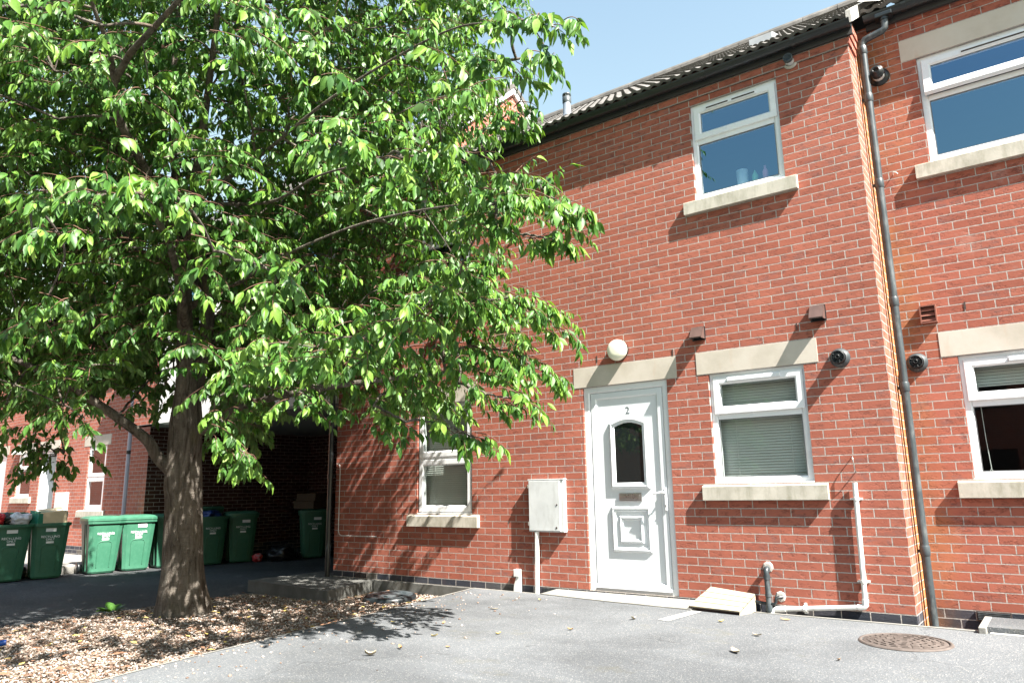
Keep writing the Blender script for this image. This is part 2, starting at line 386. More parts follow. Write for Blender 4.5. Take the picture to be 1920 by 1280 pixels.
def solid_text(name, lines, size, mat, parent, place, thick=0.001, space=1.25):
    """lines: (text, dx, dz, scale); flat letters standing in the local XZ plane, then moved by place (Matrix)"""
    mb = MB()
    for txt, dx, dz, sc in lines:
        cu = bpy.data.curves.new('t', 'FONT'); cu.body = txt; cu.size = size*sc; cu.align_x = 'CENTER'; cu.extrude = thick
        cu.offset = size*sc*0.004; cu.resolution_u = 3
        ob = bpy.data.objects.new('t', cu); link(ob)
        me = bpy.data.meshes.new_from_object(ob.evaluated_get(bpy.context.evaluated_depsgraph_get()))
        vs = [place @ Vector((v.co.x+dx, -v.co.z, v.co.y+dz)) for v in me.vertices]
        mb.add(vs, [tuple(p.vertices) for p in me.polygons])
        bpy.data.objects.remove(ob); bpy.data.meshes.remove(me); bpy.data.curves.remove(cu)
    off = root_loc(parent) if parent else Vector((0,0,0))
    me = bpy.data.meshes.new(name); me.from_pydata([v for v in mb.v], [], mb.f); me.materials.append(mat)
    o = bpy.data.objects.new(name, me); link(o, parent); return o

# ================================================================ GROUND
def sheet(name, poly, zf, mat, th=None):
    mb = MB(); vs = [(x, y, zf(x, y)) for x, y in poly]
    mb.add(vs, [tuple(range(len(vs)))])
    if th:
        n = len(vs); mb.add(vs+[(x, y, z-th) for x, y, z in vs], [(i, n+i, n+(i+1) % n, (i+1) % n) for i in range(n)])
    return put(mb.build(name, mat), kind='structure')
zt = lambda x, y: -0.070+0.013*y
zd = lambda x, y: -0.225+0.0155*(x+7.5)
sheet('ground', [(-200, -200), (200, -200), (200, 200), (-200, 200)], lambda x, y: -0.62, M_['tarmac2'])
sheet('tarmac', [(-4.50, -0.06), (-4.28, -2.0), (-4.12, -3.8), (-3.9, -5.2), (-3.6, -12), (-3.6, -24), (14, -24), (14, -0.10), (0.42, -0.10), (0.0, -0.06)], zt, M_['tarmac'], 0.3)
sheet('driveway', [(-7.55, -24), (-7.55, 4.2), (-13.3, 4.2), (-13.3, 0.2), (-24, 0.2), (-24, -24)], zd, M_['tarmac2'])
sheet('flower_bed', [(-3.4, -24), (-3.4, 0.0), (-7.6, 0.0), (-7.6, -24)], lambda x, y: -0.20+0.02*(x+4.5)*0.5-0.005, M_['soil'])
# pale edging between tarmac and beds, and along the foot of the wall
mb = MB()
for (a, b) in (((-4.53, -0.05), (-4.30, -2.0)), ((-4.30, -2.0), (-4.14, -3.8)), ((-4.14, -3.8), (-3.92, -5.2)), ((-3.92, -5.2), (-3.62, -12))):
    mb.add([(a[0]-0.03, a[1], zt(*a)-0.004), (a[0]+0.03, a[1], zt(*a)+0.004), (b[0]+0.03, b[1], zt(*b)+0.004), (b[0]-0.03, b[1], zt(*b)-0.004),
            (a[0]-0.03, a[1], -0.3), (b[0]-0.03, b[1], -0.3)], [(0, 3, 2, 1), (0, 4, 5, 3)])
put(mb.build('kerb', M_['conc']), kind='structure')
mb = MB(); mb.box(-1.72, 0.42, -0.085, -0.056, -0.3, -0.064); mb.box(-4.5, -3.62, -0.085, -0.056, -0.3, -0.068); mb.box(0.42, 0.47, -0.14, 0.42, -0.3, -0.028, bev=0.006)
mb.box(-7.62, -7.54, -24, -0.9, -0.4, -0.228)
put(mb.build('kerb', M_['conc']), kind='structure')
mb = MB(); mb.box(0.47, 3.2, -0.06, 0.43, -0.3, -0.032)
put(mb.build('path', M_['tarmac']), kind='structure')
mb = MB(); mb.box(0.49, 3.2, -0.135, -0.075, -0.09, -0.0665)
put(mb.build('road_marking', M_['paint']), kind='structure')
mb = MB(); mb.add([(-1.86, -0.80, zt(0, -0.80)+.004), (-1.75, -0.82, zt(0, -0.82)+.004), (-1.68, -0.27, zt(0, -0.27)+.004), (-1.78, -0.26, zt(0, -0.26)+.004)], [(0, 1, 2, 3)])
put(mb.build('road_marking', M_['paint']), kind='structure')
mb = MB(); pg = [(-3.56, -0.10, -0.062), (-2.6, -0.20, -0.062), (-1.80, -0.24, -0.062), (-1.72, -0.02, -0.014), (-3.40, -0.02, -0.014)]; mb.add(pg+[(a, b, -0.3) for a, b, c_ in pg], [(0, 1, 2, 3, 4)]+[(i, 5+i, 5+(i+1) % 5, (i+1) % 5) for i in range(5)])
put(mb.build('doorstep', M_['conc']), 'pale concrete doorstep in front of the white front door', 'doorstep')
mb = MB(); mb.box(-6.2, -4.0, -0.045, -0.008, -0.3, -0.080); mb.box(-7.04, -6.2, -0.03, -0.008, -0.3, -0.085)
put(mb.build('foundation', M_['conc_dark']), kind='structure')
mb = MB(); mb.prism([(-7.72, -0.86), (-5.92, -1.02), (-6.22, -0.05), (-7.72, 0.36)], 'z', -0.4, -0.085)
put(mb.build('concrete_base', M_['conc_dark'], loc=(0, 0, 0)), 'low grey concrete plinth slab at the corner beside the black downpipe', 'concrete slab')
mb = MB(); mb.box(-24, -13.35, -3.2, 0.49, -0.5, -0.17, bev=0.02)
put(mb.build('pavement', M_['conc']), kind='structure')

# loose gravel: far more stones than anyone could count
def gravel():
    bm = bmesh.new(); bmesh.ops.create_icosphere(bm, subdivisions=1, radius=1.0)
    bv = np.array([v.co[:] for v in bm.verts]); bf = np.array([[v.index for v in f.verts] for f in bm.faces]); bm.free()
    P = []
    def edge(y):  # tarmac edge x at y
        return np.interp(-y, [0, 2.0, 3.8, 5.2, 12], [-4.53, -4.31, -4.15, -3.95, -3.62])
    while len(P) < 36000:
        y = -rng.random()*7.0; x0 = -7.52; x1 = edge(y)-0.03
        x = x0+(x1-x0)*rng.random()
        if (x < -5.9 and y > -1.0): continue
        if math.hypot(x+6.65, y+2.36) < 0.3: continue
        P.append((x, y, -0.198+0.01*(x+4.5)+0.012*rng.random()))
    for _ in range(420):
        x = 0.06+rng.random()*0.34; y = -0.04+rng.random()*0.5; P.append((x, y, -0.175+0.01*rng.random()))
    for _ in range(260):   # strays on the tarmac
        y = -0.3-rng.random()*4.5; x = edge(y)+rng.exponential(0.35); P.append((x, y, zt(x, y)+0.003))
    P = np.array(P); n = len(P)
    sz = rng.uniform(0.0055, 0.0135, n)[:, None]*rng.uniform(0.6, 1.3, (n, 3)); sz[:, 2] *= 0.65
    ang = rng.uniform(0, 6.28, n); jit = 1+rng.uniform(-0.25, 0.25, (n, len(bv), 1))
    v = bv[None]*jit*sz[:, None, :]
    c, s = np.cos(ang)[:, None], np.sin(ang)[:, None]
    v = np.stack([v[..., 0]*c-v[..., 1]*s, v[..., 0]*s+v[..., 1]*c, v[..., 2]], -1)+P[:, None, :]
    f = bf[None]+(np.arange(n)*len(bv))[:, None, None]
    me = bpy.data.meshes.new('gravel'); V = v.reshape(-1, 3); F = f.reshape(-1, 3)
    me.vertices.add(len(V)); me.vertices.foreach_set('co', V.ravel())
    me.loops.add(F.size); me.loops.foreach_set('vertex_index', F.ravel())
    me.polygons.add(len(F)); me.polygons.foreach_set('loop_start', np.arange(len(F))*3); me.polygons.foreach_set('loop_total', np.full(len(F), 3))
    a = me.attributes.new('tint', 'FLOAT', 'FACE'); a.data.foreach_set('value', np.repeat(rng.random(n), len(bf)))
    me.update(); me.validate(); me.materials.append(M_['stones'])
    o = bpy.data.objects.new('gravel', me); link(o); put(o, 'loose pale pebbles spread under the tree', 'gravel', kind='stuff')
gravel()

def dead_leaf(x, y, z, ang, s, mat, curl):
    mb = MB(); n = 7; vs = []
    for i in range(n):
        t = i/(n-1); w = math.sin(math.pi*min(1, t*0.95+0.03))**0.8*0.42
        for k in (-1, 0, 1): vs.append(((t-0.5)*s, k*w*s*0.5, curl*s*(abs(k)*0.35+((t-0.5)*2)**2*0.35)+0.004))
    fs = [(i*3+k, (i+1)*3+k, (i+1)*3+k+1, i*3+k+1) for i in range(n-1) for k in (0, 1)]
    o = mb.add(vs, fs, 0, True).build('fallen_leaf', mat); o.location = (x, y, z); o.rotation_euler = (random.uniform(-.2, .2), random.uniform(-.2, .2), ang)
    return o
for (x, y, k, sz, lb) in (
 (-3.38, -1.83, 0, .06, 'tan curled leaf on the tarmac, standing on edge below the meter box'),
 (-3.79, -2.03, 1, .05, 'yellow leaf on the tarmac closest to the gravel and the black drain cover'),
 (-3.07, -2.28, 1, .06, 'bright yellow leaf in the middle of the left half of the tarmac'),
 (-2.99, -2.73, 0, .06, 'brown leaf on the tarmac left of centre, towards the camera'),
 (-3.02, -3.00, 2, .08, 'large pale curled leaf nearest the camera on the left of the tarmac'),
 (-2.72, -2.51, 0, .05, 'dark brown leaf on the tarmac below the meter box, towards the camera'),
 (-3.43, -1.07, 2, .09, 'pale flat leaf on the tarmac in front of the meter box'),
 (-2.68, -1.96, 1, .05, 'dull yellow leaf on the tarmac in front of the white door, left of it'),
 (-0.94, -0.30, 0, .08, 'tan leaf on the tarmac just in front of the white waste pipe'),
 (-1.36, -0.64, 1, .06, 'yellow green leaf on the tarmac in front of the cream board'),
 (-0.93, -1.03, 2, .08, 'long pale leaf on the tarmac between the cream board and the manhole cover'),
 (-2.04, -0.89, 2, .08, 'pale leaf on the tarmac left of the short white painted line'),
 (-0.24, -1.50, 0, .05, 'dark brown leaf on the tarmac below the manhole cover'),
 (-3.32, -0.45, 1, .05, 'small yellow leaf on the tarmac at the foot of the white conduit'),
 (-2.27, -1.54, 0, .05, 'small dark brown leaf on the tarmac in front of the white door'),
 (-0.88, -1.62, 2, .11, 'largest pale leaf lying flat on the tarmac left of the manhole cover')):
    o = dead_leaf(x, y, zt(x, y)+0.002, random.uniform(0, 6.3), sz, [M_['dead'], M_['deady'], M_['card_pale']][k], random.uniform(0.1, 0.7))
    put(o, lb, 'leaf', 'leaves fallen on the tarmac')

# leaf litter trodden into the gravel: nobody could count it
T = MB()
for i in range(1100):
    x = random.uniform(-7.45, -4.4); y = -random.random()**1.2*5.6-0.15
    if (x < -5.9 and y > -1.05) or x > -4.55-0.09*y: continue
    s = random.uniform(0.02, 0.055); a = random.uniform(0, 6.28); z = -0.178+0.01*(x+4.5)+random.uniform(0, 0.012); ca, sa = math.cos(a)*s, math.sin(a)*s; k = random.uniform(-.3, .4)*s
    T.add([(x-ca, y-sa, z), (x+sa*0.4, y-ca*0.4, z+abs(k)), (x+ca, y+sa, z+k*0.4+0.004), (x-sa*0.4, y+ca*0.4, z+0.003)], [(0, 1, 2, 3)], 0 if random.random() < 0.85 else 1)
put(T.build('leaf_litter', [simple('brown leaf litter', (0.20, 0.10, 0.055), 0.85, var=0.4, scale=3), M_['deady']]), 'brown leaf litter scattered among the pebbles', 'leaf litter', kind='stuff')

# manhole cover
mh = empty('manhole_cover', (0.02, -0.72, zt(0, -0.72)+0.004), 'round rusty iron manhole cover set in the tarmac by the dark downpipe', 'manhole cover')
c = (0.02, -0.72, zt(0, -0.72)+0.004)
mb = MB(); mb.lathe([(0.0, 0.004), (0.268, 0.004), (0.272, 0.0), (0.275, -0.01)], c, (0, 0, 1), 48)
random.seed(3)
for rr, nn in ((0.235, 22), (0.185, 17), (0.135, 12), (0.085, 8), (0.04, 4)):
    for k in range(nn):
        a = 2*math.pi*(k+random.random()*0.15)/nn; tx, ty = -math.sin(a), math.cos(a); L = 0.022 if rr > 0.1 else 0.014
        q = Vector((c[0]+rr*math.cos(a), c[1]+rr*math.sin(a), c[2])); d = Vector((tx, ty, 0))*L; e = Vector((math.cos(a), math.sin(a), 0))*0.008
        t1 = [q-d-e, q+d-e, q+d+e, q-d+e]
        mb.add([(v.x, v.y, c[2]+0.003) for v in t1]+[(v.x, v.y, c[2]+0.0095) for v in t1], [(4, 5, 6, 7), (0, 1, 5, 4), (1, 2, 6, 5), (2, 3, 7, 6), (3, 0, 4, 7)])
mb.build('cover', M_['iron'], mh)
mb = MB(); mb.lathe([(0.279, 0.0), (0.279, 0.006), (0.297, 0.006), (0.305, -0.004)], c, (0, 0, 1), 48); mb.build('frame', M_['iron'], mh)

# plastic inspection cover on the gravel
ic = empty('drain_cover', (-5.36, -0.56, -0.19), 'round black plastic drain cover lying on the gravel by the wall', 'drain cover')
mb = MB(); mb.lathe([(0.30, -0.02), (0.30, 0.035), (0.285, 0.048), (0.27, 0.05)], (-5.36, -0.56, -0.19), (0.02, -0.03, 1), 40); mb.build('rim', M_['blackp'], ic)
mb = MB(); mb.lathe([(0.268, 0.052), (0.2, 0.054), (0.1, 0.054), (0.0, 0.055)], (-5.36, -0.56, -0.19), (0.02, -0.03, 1), 40)
for k in range(6):
    a = k*math.pi/3; mb.box(-5.36+0.17*math.cos(a)-0.03, -5.36+0.17*math.cos(a)+0.03, -0.56+0.17*math.sin(a)-0.008, -0.56+0.17*math.sin(a)+0.008, -0.14, -0.128)
mb.build('lid', M_['greyp'], ic)
# crushed can, weed
mb = MB(); mb.tube([(-6.26, -4.24, -0.165), (-6.25, -4.22, -0.163), (-6.225, -4.18, -0.16), (-6.21, -4.15, -0.158)], [0.022, 0.028, 0.026, 0.022], 12)
put(mb.build('drink_can', simple('blue can', (0.01, 0.07, 0.35), 0.35)), 'crushed blue drink can lying on the gravel', 'can')

# ================================================================ HOUSES
def wall(mb, x0, x1, z0, z1, y, openings, depth=0.09, mi=0):
    xs = sorted({x0, x1, *[o[0] for o in openings], *[o[1] for o in openings]}); zs = sorted({z0, z1, *[o[2] for o in openings], *[o[3] for o in openings]})
    xs = [x for x in xs if x0 <= x <= x1]; zs = [z for z in zs if z0 <= z <= z1]
    for i in range(len(xs)-1):
        for j in range(len(zs)-1):
            cx, cz = (xs[i]+xs[i+1])/2, (zs[j]+zs[j+1])/2
            if any(o[0] < cx < o[1] and o[2] < cz < o[3] for o in openings): continue
            mb.quad((xs[i], y, zs[j]), (xs[i+1], y, zs[j]), (xs[i+1], y, zs[j+1]), (xs[i], y, zs[j+1]), mi)
    for a, b, c, d in openings:
        mb.quad((a, y, c), (a, y, d), (a, y+depth, d), (a, y+depth, c), mi); mb.quad((b, y, c), (b, y+depth, c), (b, y+depth, d), (b, y, d), mi)
        mb.quad((a, y, d), (b, y, d), (b, y+depth, d), (a, y+depth, d), mi); mb.quad((a, y, c), (a, y+depth, c), (b, y+depth, c), (b, y, c), mi)

def frame_ring(mb, x0, x1, z0, z1, w, y0, y1, wb=None):
    wb = wb or w
    mb.box(x0, x0+w, y0, y1, z0, z1); mb.box(x1-w, x1, y0, y1, z0, z1)
    mb.box(x0+w, x1-w, y0, y1, z1-w, z1); mb.box(x0+w, x1-w, y0, y1, z0, z0+wb)
def ring_bev(mb, x0, x1, z0, z1, w, yf, yb, sl=0.012):
    """mitred ring: flat face then a slope in to the glass"""
    o = [(x0, z0), (x1, z0), (x1, z1), (x0, z1)]; f = lambda k: [(x0+k, z0+k), (x1-k, z0+k), (x1-k, z1-k), (x0+k, z1-k)]
    rings = [(o, yb), (f(0.0), yf+0.004), (f(0.004), yf), (f(w-0.016), yf), (f(w), yf+sl), (f(w), yb)]
    vs = []; fs = []
    for r, y in rings: vs += [(x, y, z) for x, z in r]
    for i in range(len(rings)-1):
        for k in range(4): fs.append((i*4+k, i*4+(k+1) % 4, (i+1)*4+(k+1) % 4, (i+1)*4+k))
    mb.add(vs, fs)
def slats(mb, x0, x1, z0, z1, y, pitch=0.026):
    z = z1
    mb.box(x0, x1, y-0.015, y+0.015, z1-0.02, z1)
    z -= 0.03
    while z > z0:
        mb.add([(x0, y-0.006, z-0.0125), (x1, y-0.006, z-0.0125), (x1, y-0.001, z+0.001), (x0, y-0.001, z+0.001), (x1, y+0.006, z+0.0125), (x0, y+0.006, z+0.0125)], [(0, 1, 2, 3), (3, 2, 4, 5)])
        z -= pitch
    mb.box(x0, x1, y-0.01, y+0.01, z0-0.012, z0)
    for k in (0.2, 0.8): xx = x0+(x1-x0)*k; mb.box(xx-0.0012, xx+0.0012, y-0.014, y-0.012, z0, z1)

def window(house, x0, x1, z0, z1, y, style='top', blind=None, vent=True, open_deg=0.0, split=None, drop=0.395):
    yf = y+0.028; yb = y+0.085
    mb = MB(); ring_bev(mb, x0, x1, z0, z1, 0.062, yf, yb)
    zt_ = z1-drop
    if style == 'two': zt_ = (z0+z1)/2+0.02
    mb.box(x0+0.06, x1-0.06, yf+0.003, yb, zt_-0.05, zt_)
    if split: mb.box(split-0.03, split+0.03, yf+0.004, yb, z0+0.06, zt_-0.05)
    w = mb.build('window', M_['upvc'], house)
    panes = MB()
    def sash(a, b, c, d, deg=0.0):
        s = MB(); ring_bev(s, a, b, c, d, 0.072, yf-0.018, yb-0.02, 0.014); g = MB()
        g.quad((a+0.07, yf+0.006, c+0.07), (b-0.07, yf+0.006, c+0.07), (b-0.07, yf+0.006, d-0.07), (a+0.07, yf+0.006, d-0.07))
        rb = MB(); frame_ring(rb, a+0.066, b-0.066, c+0.066, d-0.066, 0.007, yf-0.004, yf+0.004)
        if deg:
            ca, sa = math.cos(R(deg)), math.sin(R(deg))
            for m in (s, g, rb):
                m.v = [(x, yf-0.0 + (yy-yf)*ca + (zz-d)*sa, d+(zz-d)*ca-(yy-yf)*sa) for x, yy, zz in m.v]
        s.build('sash', M_['upvc'], w); g.build('pane', M_['glass_up'] if z0 > 3 else M_['glass'], w); rb.build('seal', M_['seal'], w)
    if style == 'top':
        sash(x0+0.035, x1-0.022, zt_-0.0, z1-0.04, open_deg)
        sp = [x0+0.062, split-0.03, split+0.03, x1-0.062] if split else [x0+0.062, x1-0.062]
        for k in range(0, len(sp), 2):
            g = MB(); a, b = sp[k], sp[k+1]
            g.quad((a-.003, yf+0.02, z0+0.058), (b+.003, yf+0.02, z0+0.058), (b+.003, yf+0.02, zt_-0.048), (a-.003, yf+0.02, zt_-0.048)); g.build('pane', M_['glass_up'] if z0 > 3 else M_['glass'], w)
            rb = MB(); frame_ring(rb, a-.001, b+.001, z0+0.061, zt_-0.049, 0.007, yf+0.010, yf+0.018); rb.build('seal', M_['seal'], w)
    else:
        sash(x0+0.022, x1-0.022, zt_-0.0, z1-0.025); sash(x0+0.022, x1-0.022, z0+0.03, zt_-0.035)
    if vent:
        v = MB(); a = x0+(x1-x0)*0.2; b = x0+(x1-x0)*0.76
        if open_deg or vent == 'slot':
            ln = (b-a)/2-0.02
            v.box(a-0.01, b+0.01, yf-0.030, yf-0.012, z1-0.095, z1-0.058, bev=0.004)
            v.box(a, a+ln, yf-0.033, yf-0.028, z1-0.084, z1-0.070, 1); v.box(b-ln, b, yf-0.033, yf-0.028, z1-0.084, z1-0.070, 1)
        else: v.box(a, b, yf-0.036, yf-0.012, z1-0.090, z1-0.055, bev=0.006)
        v.build('trickle_vent', [M_['upvc'], M_['slot']], w)
    if blind:
        b_ = MB(); slats(b_, x0+0.03, x1-0.03, max(z0+0.03, blind), z1-0.03, y+0.135); b_.build('blind', M_['blind'], w)
    rv = MB(); rv.box(x0, x1, y+0.0, y+0.027, z0-0.0, z0+0.012); rv.build('drip_bar', M_['upvc'], w)
    return w
def sill(house, x0, x1, z0, y, proj=0.05):
    mb = MB(); h = 0.142
    mb.prism([(y-proj, z0), (y-proj, z0+h-0.018), (y-proj+0.006, z0+h-0.012), (y+0.03, z0+h+0.004), (y+0.03, z0)], 'x', x0, x1)
    return mb.build('sill', M_['sill'], house)
def lintel(house, x0, x1, z0, y, h=0.218):
    mb = MB(); mb.box(x0, x1, y-0.004, y+0.05, z0+0.002, z0+h, bev=0.002); return mb.build('lintel', M_['stone'], house)

def roof(house, x0, x1, y0, z0, pitch, length, course=0.27):
    tp, cp, sp = math.tan(R(pitch)), math.cos(R(pitch)), math.sin(R(pitch))
    mb = MB(); nx = int((x1-x0)/0.0125); prof = []
    for i in range(nx+1):
        x = x0+(x1-x0)*i/nx; ph = ((x-x0) % 0.115)/0.115; prof.append((x, 0.015*max(0, math.sin(ph*2*math.pi))**0.7 if ph < 0.5 else -0.008*math.sin((ph-0.5)*2*math.pi)**0.6 if ph < 1 else 0))
    nc = int(length/course)
    for c in range(nc):
        a = c*course; b = a+course+0.06
        lo = [(x, y0+a*cp-(h+0.030)*sp, z0+a*sp+(h+0.030)*cp) for x, h in prof]
        hi = [(x, y0+b*cp-(h)*sp, z0+b*sp+(h)*cp) for x, h in prof]
        un = [(x, y0+a*cp-(h-0.004)*sp, z0+a*sp+(h-0.004)*cp) for x, h in prof]
        n = len(prof); vs = lo+hi+un
        fs = [(i, i+1, n+i+1, n+i) for i in range(n-1)]+[(2*n+i, 2*n+i+1, i+1, i) for i in range(n-1)]
        mb.add(vs, fs, 0, False)
    o = mb.build('roof', M_['tile'], house)
    yr, zr = y0+nc*course*cp, z0+nc*course*sp
    rg = MB(); k = x0
    while k < x1-0.05:
        e = min(k+0.44, x1); pts = [(yr+0.13*math.cos(a), zr-0.03+0.13*math.sin(a)) for a in [math.pi*i/8 for i in range(9)]]
        pts2 = [(yr+0.115*math.cos(a), zr-0.04+0.115*math.sin(a)) for a in [math.pi*i/8 for i in range(9)]]
        rg.prism(pts+pts2[::-1], 'x', k, e-0.008); k = e
    rg.build('ridge_tile', M_['tile'], house)
    bk = MB(); bk.quad((x0, yr, zr), (x1, yr, zr), (x1, yr+3.6, zr-3.6*tp), (x0, yr+3.6, zr-3.6*tp)); bk.build('rear_roof', M_['tile'], house)
    return yr, zr
def gutter(house, x0, x1, y, z, brackets=0.9, fascia_h=0.13):
    mb = MB(); r = 0.062; n = 10
    for rr, flip in ((r, 1), (r-0.004, -1)):
        pr = [(y-rr*math.cos(a)*1.0, z-rr*math.sin(a)) for a in [math.pi*i/n for i in range(n+1)]]
        vs = [(x0, a, b) for a, b in pr]+[(x1, a, b) for a, b in pr]
        mb.add(vs, [(i, i+1, n+2+i, n+1+i) for i in range(n)], 0, True)
    for x in (x0, x1):
        pr = [(x, y-r*math.cos(a), z-r*math.sin(a)) for a in [math.pi*i/n for i in range(n+1)]]; mb.add(pr, [tuple(range(n+1))])
    g = mb.build('gutter', M_['blackp'], house)
    k = x0+0.35
    while k < x1-0.1:
        bb = MB()
        pr = [(y-(r+0.006)*math.cos(a), z-(r+0.006)*math.sin(a)) for a in [math.pi*i/n for i in range(n+1)]]
        pr2 = [(y-(r+0.001)*math.cos(a), z-(r+0.001)*math.sin(a)) for a in [math.pi*i/n for i in range(n+1)]]
        bb.prism(pr+pr2[::-1], 'x', k-0.02, k+0.02); k += brackets; bb.build('bracket', M_['blackp'], house)
    f = MB(); f.box(x0, x1-0.002, y+0.050, y+0.082, z-0.105, z+fascia_h-0.06); f.build('fascia', M_['timber'], house)
def room(house, x0, x1, y0, y1, zs):
    mb = MB()
    for z0, z1 in zs:
        mb.quad((x0, y1, z0), (x1, y1, z0), (x1, y1, z1), (x0, y1, z1)); mb.quad((x0, y0, z0), (x1, y0, z0), (x1, y1, z0), (x0, y1, z0))
        mb.quad((x0, y0, z1), (x1, y0, z1), (x1, y1, z1), (x0, y1, z1)); mb.quad((x0, y0, z0), (x0, y1, z0), (x0, y1, z1), (x0, y0, z1)); mb.quad((x1, y0, z0), (x1, y1, z0), (x1, y1, z1), (x1, y0, z1))
    mb.build('room', M_['room'], house)

# ---- number 2: the house with the white door
B = 0.225; C = 0.075
H = empty('brick_house', (-3.5, 0, -0.3), 'red brick house with the white front door between two stone-silled windows', 'house')
ops = [(-3.005, -2.015, 0.0, 2.1), (-1.575, -0.675, 1.05, 2.1), (-1.575, -0.675, 3.90, 4.95), (-5.485, -4.585, 0.75, 2.1), (-5.485, -4.585, 3.60, 4.95)]
mb = MB(); wall(mb, -7.05, 0.0, -0.45, 5.02, 0.0, ops)
mb.box(-7.05, 0.0, -0.022, 0.0, 5.025, 5.10); mb.box(-7.05, 0.0, -0.030, 0.0, 5.10, 5.30)
mb.quad((0, 0, -0.45), (0, 0.272, -0.45), (0, 0.272, 5.30), (0, 0, 5.30), 1)
mb.quad((-7.05, 0, -0.45), (-7.05, 0, 5.30), (-7.05, 4.2, 5.30), (-7.05, 4.2, -0.45), 1)
mb.build('wall', [M_['brick'], M_['brick_side']], H)
mb = MB(); mb.box(-0.04, 0.006, 0.274, 0.286, -0.45, 5.3); mb.build('expansion_joint', M_['slot'], H)
mb = MB(); mb.quad((0.004, 0.286, -0.45), (0.004, 0.5, -0.45), (0.004, 0.5, 5.42), (0.004, 0.286, 5.42)); mb.build('return_wall', M_['buff'], H)
mb = MB()
for k in range(3): mb.box(0.0, 0.016+0.012*(2-k), -0.026, 0.27, 5.25-0.075*k-0.07, 5.25-0.075*k-0.005)
mb.build('corbel', M_['brick_side'], H)
room(H, -7.0, -0.03, 0.12, 3.2, [(0.0, 2.38), (2.62, 5.0)])
window(H, -1.575, -0.675, 1.05, 2.1, 0.0, blind=1.10)
window(H, -1.575, -0.675, 3.90, 4.95, 0.0, vent='slot')
window(H, -5.485, -4.585, 0.75, 2.1, 0.0, style='two', blind=0.8, vent=False)
window(H, -5.485, -4.585, 3.60, 4.95, 0.0, style='two', vent=False)
sill(H, -1.692, -0.563, 0.90, 0.0); sill(H, -1.692, -0.563, 3.755, 0.0); sill(H, -5.62, -4.47, 0.60, 0.0); sill(H, -5.62, -4.47, 3.45, 0.0)
lintel(H, -3.115, -1.90, 2.1, 0.0); lintel(H, -1.69, -0.545, 2.1, 0.0); lintel(H, -5.60, -4.50, 2.1, 0.0)
gutter(H, -7.1, 0.055, -0.10, 5.205)
yr, zr = roof(H, -7.1, 0.03, -0.14, 5.235, 33.7, 3.6)
# verge and flashing where the roof steps back to the neighbour
mb = MB(); tp = math.tan(R(33.7)); cp = math.cos(R(33.7))
mb.prism([(-0.14, 5.16), (-0.14, 5.29), (2.9, 5.29+3.04*tp), (2.9, 5.16+3.04*tp)], 'x', 0.03, 0.075); mb.build('verge', M_['mortar'], H)
mb = MB(); zR = lambda yy: 5.49+(yy-0.33)*tp
mb.add([(0.076, 0.28, zR(0.28)+0.15), (0.27, 0.28, zR(0.28)+0.075), (0.27, 3.2, zR(3.2)+0.075), (0.076, 3.2, zR(3.2)+0.15)], [(0, 1, 2, 3)]); mb.build('flashing', M_['mortar'], H)

# door
D = MB(); y = 0.03; x0, x1, z0, z1 = -3.005, -2.015, 0.0, 2.1
ring_bev(D, x0, x1, z0, z1, 0.072, y-0.012, y+0.06, 0.014)
door = D.build('door_frame', M_['upvc'], H)
D = MB(); lx0, lx1, lz0, lz1 = -2.925, -2.090, 0.035, 2.025
D.box(lx0, lx1, y+0.012, y+0.05, lz0, lz1)
ring_bev(D, lx0, lx1, lz0, lz1, 0.070, y-0.006, y+0.02, 0.014)
def moulding(D, poly, w, yy, h=0.020):
    n = len(poly); cx = sum(p[0] for p in poly)/n; cz = sum(p[1] for p in poly)/n
    def off(k):
        out = []
        for i in range(n):
            p0, p1, p2 = Vector(poly[i-1]), Vector(poly[i]), Vector(poly[(i+1) % n])
            e1 = (p1-p0).normalized(); e2 = (p2-p1).normalized(); n1 = Vector((-e1.y, e1.x)); n2 = Vector((-e2.y, e2.x)); b = (n1+n2)
            b = b/max(0.3, b.length**2/2); out.append((p1.x+b.x*k, p1.y+b.y*k))
        return out
    rings = [(off(0), yy), (off(w*0.2), yy-h*0.8), (off(w*0.42), yy-h), (off(w*0.62), yy-h*0.5), (off(w*0.8), yy-h*0.6), (off(w), yy)]
    vs = [];
    for r, q in rings: vs += [(x, q, z) for x, z in r]
    D.add(vs, [(i*n+k, i*n+(k+1) % n, (i+1)*n+(k+1) % n, (i+1)*n+k) for i in range(len(rings)-1) for k in range(n)])
gx0, gx1, gz0, gz1 = -2.722, -2.268, 1.012, 1.700
arch = [(gx0, gz0), (gx1, gz0), (gx1, gz1)]+[(gx1-(gx1-gx0)*t, gz1+0.062*math.sin(math.pi*t)) for t in (0.12, 0.25, 0.38, 0.5, 0.62, 0.75, 0.88)]+[(gx0, gz1)]
moulding(D, arch, 0.075, y+0.012, 0.026)
moulding(D, [(-2.730, 0.388), (-2.280, 0.388), (-2.280, 0.842), (-2.730, 0.842)], 0.055, y+0.012)
moulding(D, [(-2.640, 0.478), (-2.370, 0.478), (-2.370, 0.748), (-2.640, 0.748)], 0.045, y+0.012)
door_leaf = D.build('door', M_['door'], H)
g = MB(); k = 0.068; n = len(arch); gl = [(gx0+k, gz0+k), (gx1-k, gz0+k), (gx1-k, gz1-k*0.7)]+[(gx1-k-(gx1-gx0-2*k)*t, gz1-k*0.7+0.048*math.sin(math.pi*t)) for t in (0.12, 0.25, 0.38, 0.5, 0.62, 0.75, 0.88)]+[(gx0+k, gz1-k*0.7)]
g.add([(a, y+0.004, b) for a, b in gl], [tuple(range(len(gl)))])
